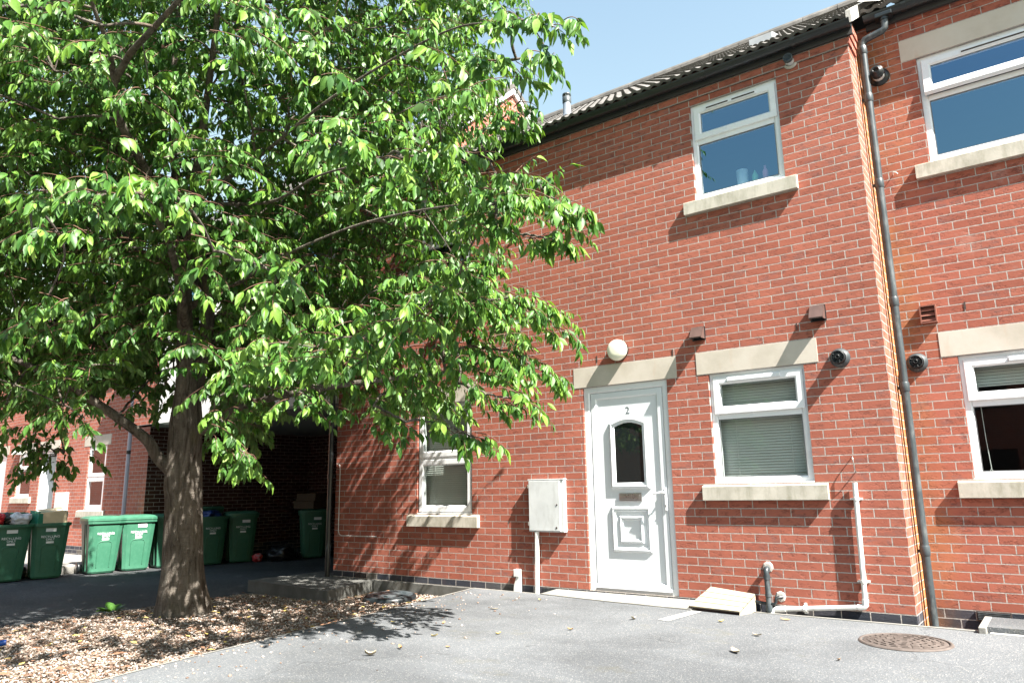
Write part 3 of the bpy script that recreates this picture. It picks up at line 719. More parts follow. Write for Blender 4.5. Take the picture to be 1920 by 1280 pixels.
t = NT('dark door glass'); t.prin((0.012, 0.016, 0.016), 0.03, t.bump(t.noise(t.obj(), 3, 1), 0.03, 0.02), 0, 0.8)
g.build('glass', t.m, door_leaf)
g = MB(); g.box(-2.628, -2.372, y-0.004, y+0.012, 0.894, 0.974, bev=0.005); g.box(-2.610, -2.390, y-0.010, y+0.0, 0.912, 0.958, bev=0.004); g.build('letter_plate', M_['chrome'], door_leaf)
g = MB(); g.box(-2.118, -2.090, y-0.018, y-0.004, 0.80, 1.02, bev=0.005); g.tube([(-2.104, y-0.015, 0.975), (-2.104, y-0.06, 0.978), (-2.125, y-0.065, 0.978), (-2.215, y-0.06, 0.965)], [0.011, 0.011, 0.011, 0.009], 8)
g.lathe([(0.0, 0.004), (0.007, 0.004), (0.008, 0)], (-2.104, y-0.019, 0.86), (0, -1, 0), 10)
g.build('handle', M_['upvc'], door_leaf)
g = MB(); g.box(-2.108, -2.100, y-0.0195, y-0.017, 0.838, 0.852); g.lathe([(0, .0035), (.005, .003)], (-2.104, y-.019, .858), (0, -1, 0), 10); g.build('keyhole', M_['slot'], door_leaf)
off = root_loc(door_leaf)
solid_text('house_number', [('2', 0, 0, 1)], 0.105, M_['digit'], door_leaf, Matrix.Translation(Vector((-2.495, 0.0412, 1.785))-off), 0.0005)
g = MB(); g.box(-2.93, -2.085, y-0.02, y+0.04, 0.004, 0.030); g.build('threshold', M_['chrome'], H)

# ---- right-hand house
HR = empty('brick_house', (4, 0.5, -0.3), 'red brick house set back on the right of the dark downpipe', 'house')
ops = [(0.475, 2.275, 1.05, 2.1), (0.475, 2.275, 3.90, 4.95)]
mb = MB(); wall(mb, 0.004, 9.0, -0.45, 5.42, 0.5, ops); mb.box(0.004, 9.0, 0.475, 0.5, 5.33, 5.42); mb.build('wall', M_['brick_right'], HR)
room(HR, 0.03, 8.9, 0.62, 3.7, [(0.0, 2.38), (2.62, 5.1)])
window(HR, 0.475, 2.275, 1.05, 2.1, 0.5, blind=1.84, split=1.375)
window(HR, 0.475, 2.275, 3.90, 4.95, 0.5, vent='slot', open_deg=9.0, split=1.375)
sill(HR, 0.355, 2.39, 0.90, 0.5); sill(HR, 0.355, 2.39, 3.755, 0.5)
lintel(HR, 0.352, 2.39, 2.1, 0.5); lintel(HR, 0.352, 2.39, 4.95, 0.5)
gutter(HR, 0.10, 9.0, 0.38, 5.46); roof(HR, 0.08, 9.0, 0.33, 5.49, 33.7, 3.6)
mb = MB(); mb.box(0.36, 0.60, 0.478, 0.52, -0.07, 0.0)
for k in range(5): mb.box(0.37, 0.59, 0.472, 0.479, -0.064+0.0125*k, -0.058+0.0125*k, 1)
mb.build('air_brick', [M_['slot'], M_['greyp']], HR)
# ---- covered passage with the white rendered storey
HP = empty('passage_building', (-10, 0.0, -0.3), 'white rendered upper storey spanning the dark covered passage', 'building')
mb = MB(); wall(mb, -12.15, -7.052, 2.32, 5.3, 0.02, [(-8.45, -7.45, 3.6, 4.95), (-11.9, -10.9, 3.6, 4.95)]); mb.quad((-13.05, 0.02, 2.32), (-7.052, 0.02, 2.32), (-7.052, 0.25, 2.32), (-13.05, 0.25, 2.32))
mb.build('wall', M_['render'], HP); mb = MB(); mb.box(-13.05, -12.152, 0.018, 0.25, 2.32, 5.3); mb.build('brick_wall', M_['brick_far'], HP)
mb = MB(); mb.quad((-13.05, 0.25, 2.34), (-7.052, 0.25, 2.34), (-7.052, 4.4, 2.34), (-13.05, 4.4, 2.34)); mb.build('soffit', M_['soffit'], HP)
window(HP, -8.45, -7.45, 3.6, 4.95, 0.02, style='two', vent=False); window(HP, -11.9, -10.9, 3.6, 4.95, 0.02, style='two', vent=False)
room(HP, -13.0, -7.1, 0.2, 3.2, [(2.62, 5.2)])
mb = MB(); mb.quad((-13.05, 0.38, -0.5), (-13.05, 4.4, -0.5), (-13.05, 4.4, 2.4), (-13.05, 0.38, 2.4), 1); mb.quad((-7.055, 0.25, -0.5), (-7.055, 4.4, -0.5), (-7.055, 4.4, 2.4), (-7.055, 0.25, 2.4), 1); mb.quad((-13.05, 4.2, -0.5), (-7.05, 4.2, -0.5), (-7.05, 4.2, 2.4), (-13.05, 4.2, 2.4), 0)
mb.build('passage_wall', [M_['brick_shaded'], M_['brick_shaded_side']], HP)
gutter(HP, -13.1, -7.1, -0.09, 5.25); roof(HP, -13.1, -7.1, -0.13, 5.28, 33.7, 3.6)
# ---- tall gabled block behind
HG = empty('gabled_building', (-10, 2, -0.3), 'tall brick gable with pale bargeboards rising behind the terrace roof', 'building')
mb = MB(); mb.prism([(1.7, 5.0), (1.7, 6.8), (4.35, 9.1), (8.0, 6.8), (8.0, 5.0)], 'x', -16, -7.1); mb.build('wall', M_['brick_side'], HG)
mb = MB(); mb.prism([(1.55, 6.62), (1.55, 6.80), (4.35, 9.26), (8.1, 6.90), (8.1, 6.72), (4.35, 9.08)], 'x', -7.1, -7.04); mb.build('bargeboard', M_['upvc'], HG)
mb = MB(); mb.prism([(1.4, 6.62), (1.4, 6.72), (4.35, 9.32), (8.2, 6.90), (8.2, 6.80), (4.35, 9.22)], 'x', -16, -7.02); mb.build('roof', M_['tile'], HG)
ae = empty('aerial', (-7.3, 4.6, 9.1), 'thin television aerial on a mast above the brick gable', 'aerial')
mb = MB(); mb.tube([(-7.3, 4.6, 8.9), (-7.3, 4.6, 10.1)], 0.018, 8); mb.build('mast', M_['chrome'], ae)
mb = MB(); mb.tube([(-7.9, 4.4, 9.55), (-6.9, 4.75, 9.55)], 0.012, 6)
for k in range(6): mb.tube([(-7.85+k*0.18-0.08, 4.42+k*0.063+0.2, 9.55), (-7.85+k*0.18+0.08, 4.42+k*0.063-0.2, 9.55)], 0.005, 5)
mb.build('boom', M_['chrome'], ae)
# ---- left-hand terrace
HL = empty('brick_house', (-18, 0.5, -0.3), 'red brick house at the far left behind the green bins, door standing open', 'house')
ops = [(-15.86, -15.03, 0.75, 2.1), (-18.32, -17.46, 0.0, 2.1), (-19.66, -18.80, 1.05, 2.1), (-21.3, -20.4, 0.0, 2.1), (-15.86, -15.03, 3.6, 4.95), (-19.66, -18.80, 3.9, 4.95)]
mb = MB(); wall(mb, -26, -13.75, -0.45, 5.25, 0.5, ops); mb.quad((-13.75, 0.38, -0.45), (-13.05, 0.38, -0.45), (-13.05, 0.38, 5.2), (-13.75, 0.38, 5.2)); mb.quad((-13.75, 0.38, -.45), (-13.75, 0.38, 5.2), (-13.75, 0.5, 5.2), (-13.75, 0.5, -.45))
mb.build('wall', M_['brick_far'], HL)
room(HL, -25.9, -13.1, 0.62, 3.7, [(0.0, 2.38), (2.62, 5.1)])
window(HL, -15.86, -15.03, 0.75, 2.1, 0.5, style='two', vent=False); window(HL, -15.86, -15.03, 3.6, 4.95, 0.5, style='two', vent=False)
window(HL, -19.66, -18.80, 1.05, 2.1, 0.5, vent=False); window(HL, -19.66, -18.80, 3.9, 4.95, 0.5, vent=False)
for a, b, c in ((-16.1, -14.88, 0.6), (-19.8, -18.66, 0.9), (-16.1, -14.88, 3.45), (-19.8, -18.66, 3.75)): sill(HL, a, b, c, 0.5)
for a, b in ((-16.1, -14.88), (-18.45, -17.35), (-19.8, -18.66), (-21.4, -20.3)): lintel(HL, a, b, 2.1, 0.5)
mb = MB(); ring_bev(mb, -18.32, -17.46, 0.0, 2.1, 0.07, 0.515, 0.58); df = mb.build('door_frame', M_['upvc'], HL)
mb = MB(); mb.add([(-18.25, 0.56, 0.03), (-17.93, 1.18, 0.03), (-17.93, 1.18, 2.03), (-18.25, 0.56, 2.03), (-18.29, 0.58, 0.03), (-17.97, 1.20, 0.03), (-17.97, 1.20, 2.03), (-18.29, 0.58, 2.03)], [(0, 1, 2, 3), (5, 4, 7, 6), (3, 2, 6, 7), (1, 5, 6, 2), (4, 0, 3, 7)]); mb.build('door', M_['door'], HL)
mb = MB(); ring_bev(mb, -21.3, -20.4, 0.0, 2.1, 0.07, 0.515, 0.58); mb.box(-21.23, -20.47, 0.53, 0.57, 0.03, 2.03); mb.build('door', M_['door'], HL)
gutter(HL, -26, -13.1, 0.38, 5.25); roof(HL, -26, -13.1, 0.34, 5.28, 33.7, 3.6)
# ---- the terrace across the yard, seen only in the glass
HO = empty('brick_house', (-4, -19, -0.3), 'long red brick terrace across the yard, reflected in the ground floor windows', 'house')
mb = MB(); wall(mb, -26, 14, -0.6, 4.6, 0.0, [(a, a+1.2, b, b+1.1) for a in (-22, -17, -12, -7, -2, 3, 8) for b in (0.9, 3.2)])
mb.v = [(-12-(x+0), -19-yy, z) for x, yy, z in mb.v]; mb.box(-34, -30, -25, -1.5, -0.6, 5.2); mb.build('wall', M_['brick_far'], HO)  # unseen end block at left, added to keep yellow horizon off the panes
mb = MB(); mb.prism([(-18.8, 4.6), (-22, 6.8), (-25.2, 4.6)], 'x', -26, 14); mb.build('roof', M_['tile'], HO)
mb = MB()
for a in (-22, -17, -12, -7, -2, 3, 8):
    for b in (0.9, 3.2): mb.box(-12-a-1.2, -12-a, -19.09, -19.05, b, b+1.1)
mb.build('window', M_['slot'], HO)

# ================================================================ THINGS ON THE WALLS
# meter box
mt = empty('meter_box', (-3.52, 0, 0.56), 'weathered pale meter box on the wall left of the white door, on a white conduit', 'meter box')
mb = MB(); mb.box(-3.715, -3.255, -0.062, 0.0, 0.572, 1.125, bev=0.006); mb.box(-3.722, -3.248, -0.070, 0.0, 1.125, 1.137, bev=0.003); mb.build('case', M_['meter'], mt)
mb = MB(); mb.box(-3.705, -3.298, -0.076, -0.060, 0.585, 1.118, bev=0.004); dr = mb.build('door', M_['meter'], mt)
mb = MB(); mb.lathe([(0, .004), (.008, .004), (.010, 0)], (-3.335, -0.076, 0.86), (0, -1, 0), 12); mb.lathe([(0, .003), (.010, .003), (.012, 0)], (-3.345, -0.076, 0.62), (0, -1, 0), 12); mb.build('lock', M_['slot'], dr)
mb = MB()
for z in (0.66, 1.06): mb.tube([(-3.713, -0.078, z-0.02), (-3.713, -0.078, z+0.02)], 0.006, 8)
mb.build('hinge', M_['chrome'], mt)
mb = MB(); mb.tube([(-3.64, -0.045, -0.11), (-3.625, -0.045, 0.575)], 0.026, 14)
put(mb.build('conduit', M_['whitep']), 'white plastic conduit running from the ground up to the pale meter box', 'pipe')
mb = MB(); mb.prism([(-3.958, -0.12), (-3.868, -0.12), (-3.868, 0.095), (-3.91, 0.095), (-3.925, 0.05), (-3.945, 0.0)], 'y', -0.05, -0.002); mb.box(-3.945, -3.872, -0.06, -0.002, 0.085, 0.165, bev=0.006)
put(mb.build('cable_cover', M_['whitep']), 'small white cable cover low on the wall left of the meter box', 'cable cover')
def air_brick(x0, x1, z0, z1, y, lab, mat):
    mb = MB(); mb.box(x0, x1, y-0.006, y+0.001, z0, z1)
    for k in range(4): zz = z0+0.008+(z1-z0-0.01)*k/4; mb.box(x0+0.006, x1-0.006, y-0.012, y-0.005, zz, zz+0.006, 1)
    put(mb.build('air_brick', [M_['slot'], mat]), lab, 'vent')
air_brick(-3.585, -3.375, -0.07, -0.006, -0.001, 'grey slotted air brick between the white conduit and the doorstep', M_['greyp'])
air_brick(-6.60, -6.38, -0.07, -0.006, -0.001, 'black slotted air brick low on the wall near the black downpipe', M_['blackp'])

# wall lamp
lp = empty('wall_lamp', (-2.49, 0, 2.46), 'round cream bulkhead lamp above the door lintel', 'lamp')
c = (-2.535, 0, 2.455)
mb = MB(); mb.lathe([(0.108, 0.0), (0.110, 0.02), (0.106, 0.036), (0.0, 0.036)], c, (0, -1, 0), 36); mb.build('base', M_['blackp'], lp)
mb = MB(); mb.lathe([(0.110, 0.030), (0.113, 0.038), (0.112, 0.062), (0.104, 0.082), (0.088, 0.092), (0.05, 0.097), (0.0, 0.098)], c, (0, -1, 0), 40); mb.build('lamp_shade', M_['cream'], lp)
mb = MB(); mb.lathe([(0, .006), (.006, .006), (.007, 0)], (c[0]+0.075, -0.088, c[2]+0.03), (0.5, -1, 0), 10); mb.build('screw', M_['chrome'], lp)

def cowl(x0, x1, z0, z1, lab):
    r = empty('vent_cover', ((x0+x1)/2, 0, z0), lab, 'vent', 'brown cowled wall vents')
    mb = MB(); mb.prism([(-0.002, z0+0.005), (-0.105, z0), (-0.105, z0+0.012), (-0.035, z1), (-0.002, z1)], 'x', x0, x0+0.006)
    mb.prism([(-0.002, z0+0.005), (-0.105, z0), (-0.105, z0+0.012), (-0.035, z1), (-0.002, z1)], 'x', x1-0.006, x1)
    mb.prism([(-0.105, z0), (-0.109, z0+0.012), (-0.037, z1+0.004), (-0.002, z1+0.004), (-0.002, z1-0.002), (-0.035, z1-0.004), (-0.099, z0+0.012)], 'x', x0, x1)
    mb.build('hood', M_['brownp'], r)
    mb = MB(); mb.box(x0-0.008, x1+0.008, -0.008, -0.001, z0-0.008, z1+0.006); mb.build('back_plate', M_['blackp'], r)
cowl(-1.700, -1.580, 2.452, 2.572, 'brown cowled vent between the wall lamp and the window, lower of the two')
cowl(-0.565, -0.445, 2.475, 2.605, 'brown cowled vent above the right end of the window lintel, higher of the two')
lv = empty('vent_cover', (0.3, 0.5, 2.41), 'terracotta louvred vent right of the dark downpipe', 'vent')
mb = MB(); frame_ring(mb, 0.238, 0.368, 2.412, 2.572, 0.010, 0.455, 0.499); mb.build('frame', M_['brownred'], lv)
mb = MB(); mb.box(0.246, 0.360, 0.490, 0.498, 2.42, 2.565)
mb.build('back_plate', M_['slot'], lv)
mb = MB()
for k in range(3):
    z = 2.432+k*0.045; mb.add([(0.248, 0.462, z), (0.358, 0.462, z), (0.358, 0.488, z+0.034), (0.248, 0.488, z+0.034), (0.248, 0.466, z-0.003), (0.358, 0.466, z-0.003), (0.358, 0.492, z+0.031), (0.248, 0.492, z+0.031)], [(0, 1, 2, 3), (5, 4, 7, 6), (0, 4, 5, 1)])
mb.build('louvre', M_['brownred'], lv)
# slot weep holes cut in the perpends
for i, (x, z, y) in enumerate(((-0.70, 2.447, 0.0), (-1.93, 2.36, 0.0), (0.585, 2.53, 0.5), (-2.81, 2.40, 0.0))):
    mb = MB(); mb.box(x-0.005, x+0.005, y-0.004, y+0.001, z-0.033, z+0.033)
    put(mb.build('weep_vent', M_['slot']), ['narrow dark weep slot below the higher brown cowl', 'narrow dark weep slot between the lamp and the lower brown cowl', 'narrow dark weep slot right of the terracotta vent', 'narrow dark weep slot left of the round cream lamp'][i], 'weep vent')

def flue(x, y, z, lab, r=0.082):
    e = empty('boiler_flue', (x, y, z), lab, 'flue')
    mb = MB(); mb.lathe([(r+0.004, 0.0), (r, 0.012), (0.064, 0.034), (0.060, 0.040)], (x, y, z), (0, -1, 0), 32); mb.build('wall_seal', M_['greyp'], e)
    mb = MB(); mb.lathe([(0.056, 0.02), (0.056, 0.085), (0.050, 0.090), (0.048, 0.070), (0.0, 0.068)], (x, y, z), (0, -1, 0), 28)
    for rr in (0.040, 0.030): mb.lathe([(rr, 0.068), (rr, 0.086), (rr-0.004, 0.088), (rr-0.005, 0.068)], (x, y, z), (0, -1, 0), 24)
    mb.lathe([(0.018, 0.068), (0.018, 0.104), (0.013, 0.105), (0.013, 0.072), (0, 0.072)], (x, y, z), (0, -1, 0), 20)
    for k in range(10):
        a = k*math.pi/5; mb.tube([(x+0.030*math.cos(a), y-0.083, z+0.030*math.sin(a)), (x+0.052*math.cos(a), y-0.087, z+0.052*math.sin(a))], 0.0022, 5)
    mb.build('terminal', M_['blackp'], e)
flue(-0.362, 0.0, 2.115, 'black round boiler flue right of the ground floor window lintel')
flue(0.165, 0.5, 2.075, 'black round boiler flue half hidden behind the dark downpipe')
e = empty('boiler_flue', (0.17, 0.5, 4.87), 'black and white boiler flue sticking out high beside the dark downpipe', 'flue')
c = (0.155, 0.5, 4.875)
mb = MB(); mb.lathe([(0.092, 0.0), (0.088, 0.014), (0.060, 0.030)], c, (0, -1, 0), 30); mb.build('wall_seal', M_['blackp'], e)
mb = MB(); mb.lathe([(0.052, 0.02), (0.052, 0.085)], c, (0, -1, 0), 26); mb.build('collar', M_['whitep'], e)
mb = MB(); mb.lathe([(0.058, 0.083), (0.058, 0.12), (0.046, 0.124), (0.046, 0.128), (0.057, 0.130), (0.057, 0.142), (0.030, 0.146), (0.030, 0.175), (0.024, 0.176), (0.024, 0.14), (0, 0.14)], c, (0, -1, 0), 26)
mb.build('terminal', M_['blackp'], e)
e = empty('boiler_flue', (-0.53, 0, 5.08), 'short pale flue with a black grille just under the gutter', 'flue')
c = (-0.522, 0.0, 5.045)
mb = MB(); mb.lathe([(0.066, 0.0), (0.058, 0.014), (0.047, 0.02)], c, (0, -1, 0.12), 24); mb.build('mortar_ring', M_['mortar'], e)
mb = MB(); mb.lathe([(0.040, 0.0), (0.040, 0.072)], c, (0, -1, 0.12), 24); mb.build('collar', M_['meter'], e)
mb = MB(); mb.lathe([(0.044, 0.068), (0.044, 0.104), (0.036, 0.104), (0.036, 0.090), (0, 0.090)], c, (0, -1, 0.12), 24)
for k in range(5): zz = c[2]-0.026+0.013*k+0.012; mb.box(c[0]-0.034, c[0]+0.034, -0.104, -0.098, zz-0.002, zz+0.002)
mb.build('grille', M_['greyp'], e)

# dark downpipe in the corner
dp = empty('downpipe', (0.06, 0.42, -0.2), 'tall weathered dark grey downpipe in the corner between the two houses', 'downpipe')
px, py = 0.062, 0.36
mb = MB(); mb.tube([(px, py, -0.30), (px, py, 5.17)], 0.034, 18)
mb.tube([(px, py, 5.15), (px+0.004, py, 5.20), (px+0.03, py, 5.228), (px+0.06, py, 5.235), (px+0.185, py, 5.262), (px+0.21, py, 5.285), (px+0.215, py, 5.34), (px+0.215, py, 5.42)], 0.034, 16)
mb.build('pipe', M_['greyp'], dp)
for z in (0.47, 2.62, 1.85, 3.75, 4.62, 5.12):
    mb = MB(); mb.tube([(px, py, z-0.04), (px, py, z-0.03), (px, py, z+0.035), (px, py, z+0.045)], [0.036, 0.0405, 0.0405, 0.037], 18)
    mb.build('collar', M_['greyp'], dp)
    if z in (0.47, 1.85, 3.75, 4.62):
        mb = MB(); mb.box(0.006, px-0.030, py-0.006, py+0.012, z-0.016, z+0.010); mb.build('bracket', M_['blackp'], dp)
mb = MB(); mb.tube([(px+0.215, py, 5.36), (px+0.215, py, 5.40)], 0.042, 16); mb.box(px+0.14, px+0.29, py-0.05, py+0.07, 5.385, 5.43, bev=0.01); mb.build('outlet', M_['blackp'], dp)
# black downpipe at the left corner
d2 = empty('downpipe', (-7.10, -0.06, -0.1), 'black downpipe at the corner of the dark passage', 'downpipe')
mb = MB(); mb.tube([(-7.10, -0.06, -0.08), (-7.10, -0.06, 5.15)], 0.036, 14); mb.build('pipe', M_['blackp'], d2)
for z in (1.25, 3.0, 4.6):
    mb = MB(); mb.tube([(-7.10, -0.06, z-0.03), (-7.10, -0.06, z+0.03)], 0.043, 14); mb.box(-7.13, -7.07, -0.03, 0.0, z-0.012, z+0.012); mb.build('collar', M_['blackp'], d2)
mb = MB(); mb.tube([(-7.10, -0.10, 1.52), (-7.08, -0.105, 1.60), (-7.10, -0.10, 1.68)], [0.02, 0.03, 0.012], 8)
# pale grey pipe on the left-hand house
d3 = empty('downpipe', (-13.86, 0.42, -0.3), 'pale grey downpipe on the far left house behind the bins', 'downpipe')
mb = MB(); mb.tube([(-13.90, 0.43, -0.4), (-13.90, 0.43, 5.2)], 0.055, 12); mb.build('pipe', simple('pale grey pipe', (0.36, 0.36, 0.42), 0.4), d3)
mb = MB(); mb.tube([(-13.90, 0.43, 1.85), (-13.90, 0.43, 1.92)], 0.066, 12); mb.box(-13.9, -13.75, 0.44, 0.5, 1.87, 1.89); mb.build('collar', M_['blackp'], d3)
mb = MB(); mb.tube([(-7.02, -0.012, 1.42), (-6.965, -0.012, 1.40), (-6.955, -0.012, 1.34), (-6.955, -0.012, 0.52), (-6.935, -0.012, 0.47), (-6.88, -0.012, 0.455), (-6.20, -0.012, 0.46)], 0.005, 6)
put(mb.build('cable', M_['whitep']), 'thin white cable looping along the shaded wall beside the black downpipe', 'cable')

# white overflow pipe
op = empty('waste_pipe', (-0.36, 0, 0), 'white plastic pipe dropping from the wall below the steel hook and turning left', 'pipe')
mb = MB(); mb.tube([(-0.345, -0.035, 1.04), (-0.362, -0.035, 0.07)], 0.0205, 12); mb.tube([(-0.40, -0.035, 0.035), (-1.085, -0.035, -0.034)], 0.0205, 12)
mb.tube([(-1.085, -0.035, -0.034), (-1.12, -0.038, -0.05), (-1.128, -0.05, -0.09), (-1.13, -0.06, -0.16)], 0.024, 12); mb.build('pipe', M_['whitep'], op)
mb = MB(); mb.tube([(-0.362, -0.035, 0.10), (-0.363, -0.035, 0.055), (-0.372, -0.035, 0.040), (-0.42, -0.035, 0.034)], [0.0255, 0.0265, 0.0265, 0.0255], 12); mb.build('elbow', M_['whitep'], op); mb = MB(); mb.tube([(-1.01, -0.035, -0.027), (-1.09, -0.035, -0.036)], 0.0265, 12); mb.build('elbow', M_['whitep'], op)
for (x, z, h) in ((-0.347, 0.905, 0), (-0.358, 0.24, 0), (-0.845, -0.012, 1)):
    mb = MB()
    if h: mb.tube([(x-0.012, -0.035, z), (x+0.012, -0.035, z)], 0.0275, 12); mb.box(x-0.008, x+0.008, -0.03, 0, z+0.018, z+0.045); mb.box(x-0.01, x+0.01, -0.03, 0, z-0.04, z-0.02)
    else: mb.tube([(x, -0.035, z-0.01), (x, -0.035, z+0.01)], 0.0275, 12); mb.box(x-0.045, x+0.045, -0.012, 0, z-0.008, z+0.008); mb.box(x-0.045, x-0.02, -0.045, -0.0, z-0.005, z+0.005)
    mb.build('clip', M_['whitep'], op)
# grey soil pipe with arm, and the mortar round it
gp = empty('waste_pipe', (-1.15, 0, 0), 'short dark grey waste pipe coming out of the wall beside the cream board', 'pipe')
mb = MB(); mb.tube([(-1.150, -0.0, 0.30), (-1.150, -0.03, 0.302), (-1.150, -0.048, 0.285), (-1.148, -0.05, 0.25), (-1.146, -0.05, -0.14)], 0.024, 14)
mb.tube([(-1.148, -0.05, 0.215), (-1.148, -0.05, 0.255)], 0.029, 14); mb.tube([(-1.146, -0.05, 0.07), (-1.146, -0.05, 0.095)], 0.029, 14)
mb.tube([(-1.146, -0.05, 0.0), (-1.146, -0.05, -0.05)], 0.030, 14); mb.build('pipe', M_['greyp'], gp)
mb = MB(); mb.tube([(-1.36, -0.05, 0.030), (-1.15, -0.05, 0.008)], 0.013, 10); mb.tube([(-1.15, -0.05, 0.01), (-1.10, -0.05, 0.008), (-1.085, -0.045, 0.03), (-1.083, -0.04, 0.06), (-1.06, -0.02, 0.066), (-1.04, 0, 0.066)], 0.014, 10); mb.build('branch_pipe', M_['blackp'], gp)
mb = MB(); mb.lathe([(0.050, -0.002), (0.042, 0.007), (0.03, 0.010), (0.0, 0.010)], (-1.145, 0, 0.315), (0, -1, 0), 9, smooth=False); mb.lathe([(0.05, -0.002), (0.035, 0.008), (0, 0.01)], (-1.055, 0, 0.07), (0, -1, 0), 8, smooth=False)
mb.build('mortar_ring', M_['mortar'], gp)
mb = MB(); mb.tube([(-0.345, 0.0, 1.262), (-0.343, -0.035, 1.258), (-0.338, -0.048, 1.245), (-0.331, -0.05, 1.15), (-0.329, -0.035, 1.137), (-0.329, 0, 1.135)], 0.0045, 7)
put(mb.build('wall_hook', M_['chrome']), 'small steel hook fixed to the brick above the white pipe', 'hook')
mb = MB(); mb.tube([(0.165, 0.5, 3.86), (0.175, 0.44, 3.865), (0.20, 0.42, 3.85), (0.215, 0.43, 3.835)], 0.004, 6)
put(mb.build('loose_wire', M_['whitep']), 'stub of white wire poking from the wall beside the dark downpipe', 'wire')

# cream board resting over the gully
bd = empty('board', (-1.6, -0.2, 0), 'cream grooved board leaning on the wall over the drain, right of the doorstep', 'board')
A, Bq, Cq, Dq = Vector((-1.675, -0.045, 0.120)), Vector((-1.262, -0.065, 0.085)), Vector((-1.335, -0.285, -0.040)), Vector((-1.825, -0.235, -0.035))
nrm = (Bq-A).cross(Dq-A).normalized(); nrm = nrm if nrm.z > 0 else -nrm
mb = MB()
for i in range(4):
    g0 = 0.0 if i == 0 else 0.05
    a = A.lerp(Dq, (i+g0)/4); b = Bq.lerp(Cq, (i+g0)/4); c2 = Bq.lerp(Cq, (i+1-0.05)/4); d = A.lerp(Dq, (i+1-0.05)/4); t_ = nrm*0.016
    mb.add([a, b, c2, d, a-t_, b-t_, c2-t_, d-t_], [(0, 1, 2, 3), (7, 6, 5, 4), (0, 4, 5, 1), (1, 5, 6, 2), (2, 6, 7, 3), (3, 7, 4, 0)])
t_ = nrm*0.0155; t2 = nrm*0.022; mb.add([p-t_ for p in (A, Bq, Cq, Dq)]+[p-t2 for p in (A, Bq, Cq, Dq)], [(0, 1, 2, 3), (7, 6, 5, 4), (0, 4, 5, 1), (1, 5, 6, 2), (2, 6, 7, 3), (3, 7, 4, 0)], 1)
mb.build('top', [M_['panel'], M_['groove']], bd)
mb = MB(); mb.add([Bq-t2, Cq-t2, (Cq.x, Cq.y, -0.1), (Bq.x, Bq.y, -0.06)], [(0, 1, 2, 3)]); mb.build('side', M_['panel'], bd)

# flue pipe and vent on the roof
rf = empty('roof_flue', (-3.36, 0.5, 5.65), 'grey metal flue pipe with a slotted cap rising from the tiled roof', 'flue')
c = (-3.34, 0.42, 5.50)
mb = MB(); mb.lathe([(0.075, 0.06), (0.06, 0.12), (0.052, 0.14), (0.050, 0.14), (0.050, 0.36)], c, (0, 0, 1), 24); mb.build('pipe', simple('grey flue metal', (0.30, 0.33, 0.37), 0.35, metal=0.6), rf)
mb = MB(); mb.lathe([(0.054, 0.30), (0.056, 0.31), (0.056, 0.375), (0.045, 0.385), (0.045, 0.40), (0.056, 0.405), (0.054, 0.425), (0.03, 0.44), (0, 0.44)], c, (0, 0, 1), 24)
for k in range(10):
    a = k*math.pi/5; mb.tube([(c[0]+.05*math.cos(a), c[1]+.05*math.sin(a), c[2]+.37), (c[0]+.05*math.cos(a), c[1]+.05*math.sin(a), c[2]+.41)], 0.004, 5)
mb.build('cap', M_['greyp'], rf)
mb = MB(); zz = 5.235+0.62*tp
mb.prism([(0.42, zz-0.06), (0.42, zz+0.075), (0.46, zz+0.10), (0.72, zz+0.20), (0.72, zz+0.12)], 'x', -1.02, -0.78)
put(mb.build('roof_vent', M_['lead']), 'small pale hooded vent set in the roof tiles above the gutter', 'vent')

# ornaments on the upstairs window ledge
mb = MB(); mb.lathe([(0.0, 0), (0.05, 0), (0.055, 0.02), (0.058, 0.19), (0.053, 0.19), (0.05, 0.02)], (-1.13, 0.16, 3.965), (0, 0, 1), 20)
put(mb.build('cup', simple('pale blue plastic', (0.5, 0.68, 0.78), 0.3)), 'pale blue beaker standing inside the upstairs window', 'cup')
mb = MB(); mb.lathe([(0, 0), (0.028, 0), (0.028, 0.12), (0.012, 0.15), (0.012, 0.18), (0, 0.18)], (-0.90, 0.16, 3.965), (0, 0, 1), 14)
put(mb.build('bottle', simple('pink plastic', (0.6, 0.25, 0.4), 0.3)), 'small pink bottle inside the upstairs window right of the beaker', 'bottle')
mb = MB(); mb.lathe([(0, 0), (0.03, 0), (0.03, 0.10), (0.0, 0.16)], (-1.00, 0.15, 3.965), (0, 0, 1), 14)
put(mb.build('bottle', simple('green plastic', (0.15, 0.5, 0.3), 0.3)), 'small green bottle inside the upstairs window next to the beaker', 'bottle')
mb = MB(); mb.lathe([(0.0, 0), (0.06, 0), (0.085, 0.08), (0.06, 0.15), (0, 0.17)], (1.72, 0.68, 3.965), (0, 0, 1), 18)
put(mb.build('ball', simple('pale ball', (0.6, 0.7, 0.75), 0.4)), 'pale rounded object inside the right-hand upstairs window', 'ornament')
mb = MB(); mb.tube([(0.585, 0.60, 1.84), (0.59, 0.60, 1.4), (0.60, 0.60, 1.13), (0.63, 0.6, 1.09), (0.60, 0.6, 1.12), (0.57, 0.6, 1.08), (0.60, 0.6, 1.14)], 0.003, 5)
put(mb.build('blind_cord', M_['whitep']), 'looped white blind cord hanging inside the right-hand ground floor window', 'cord')
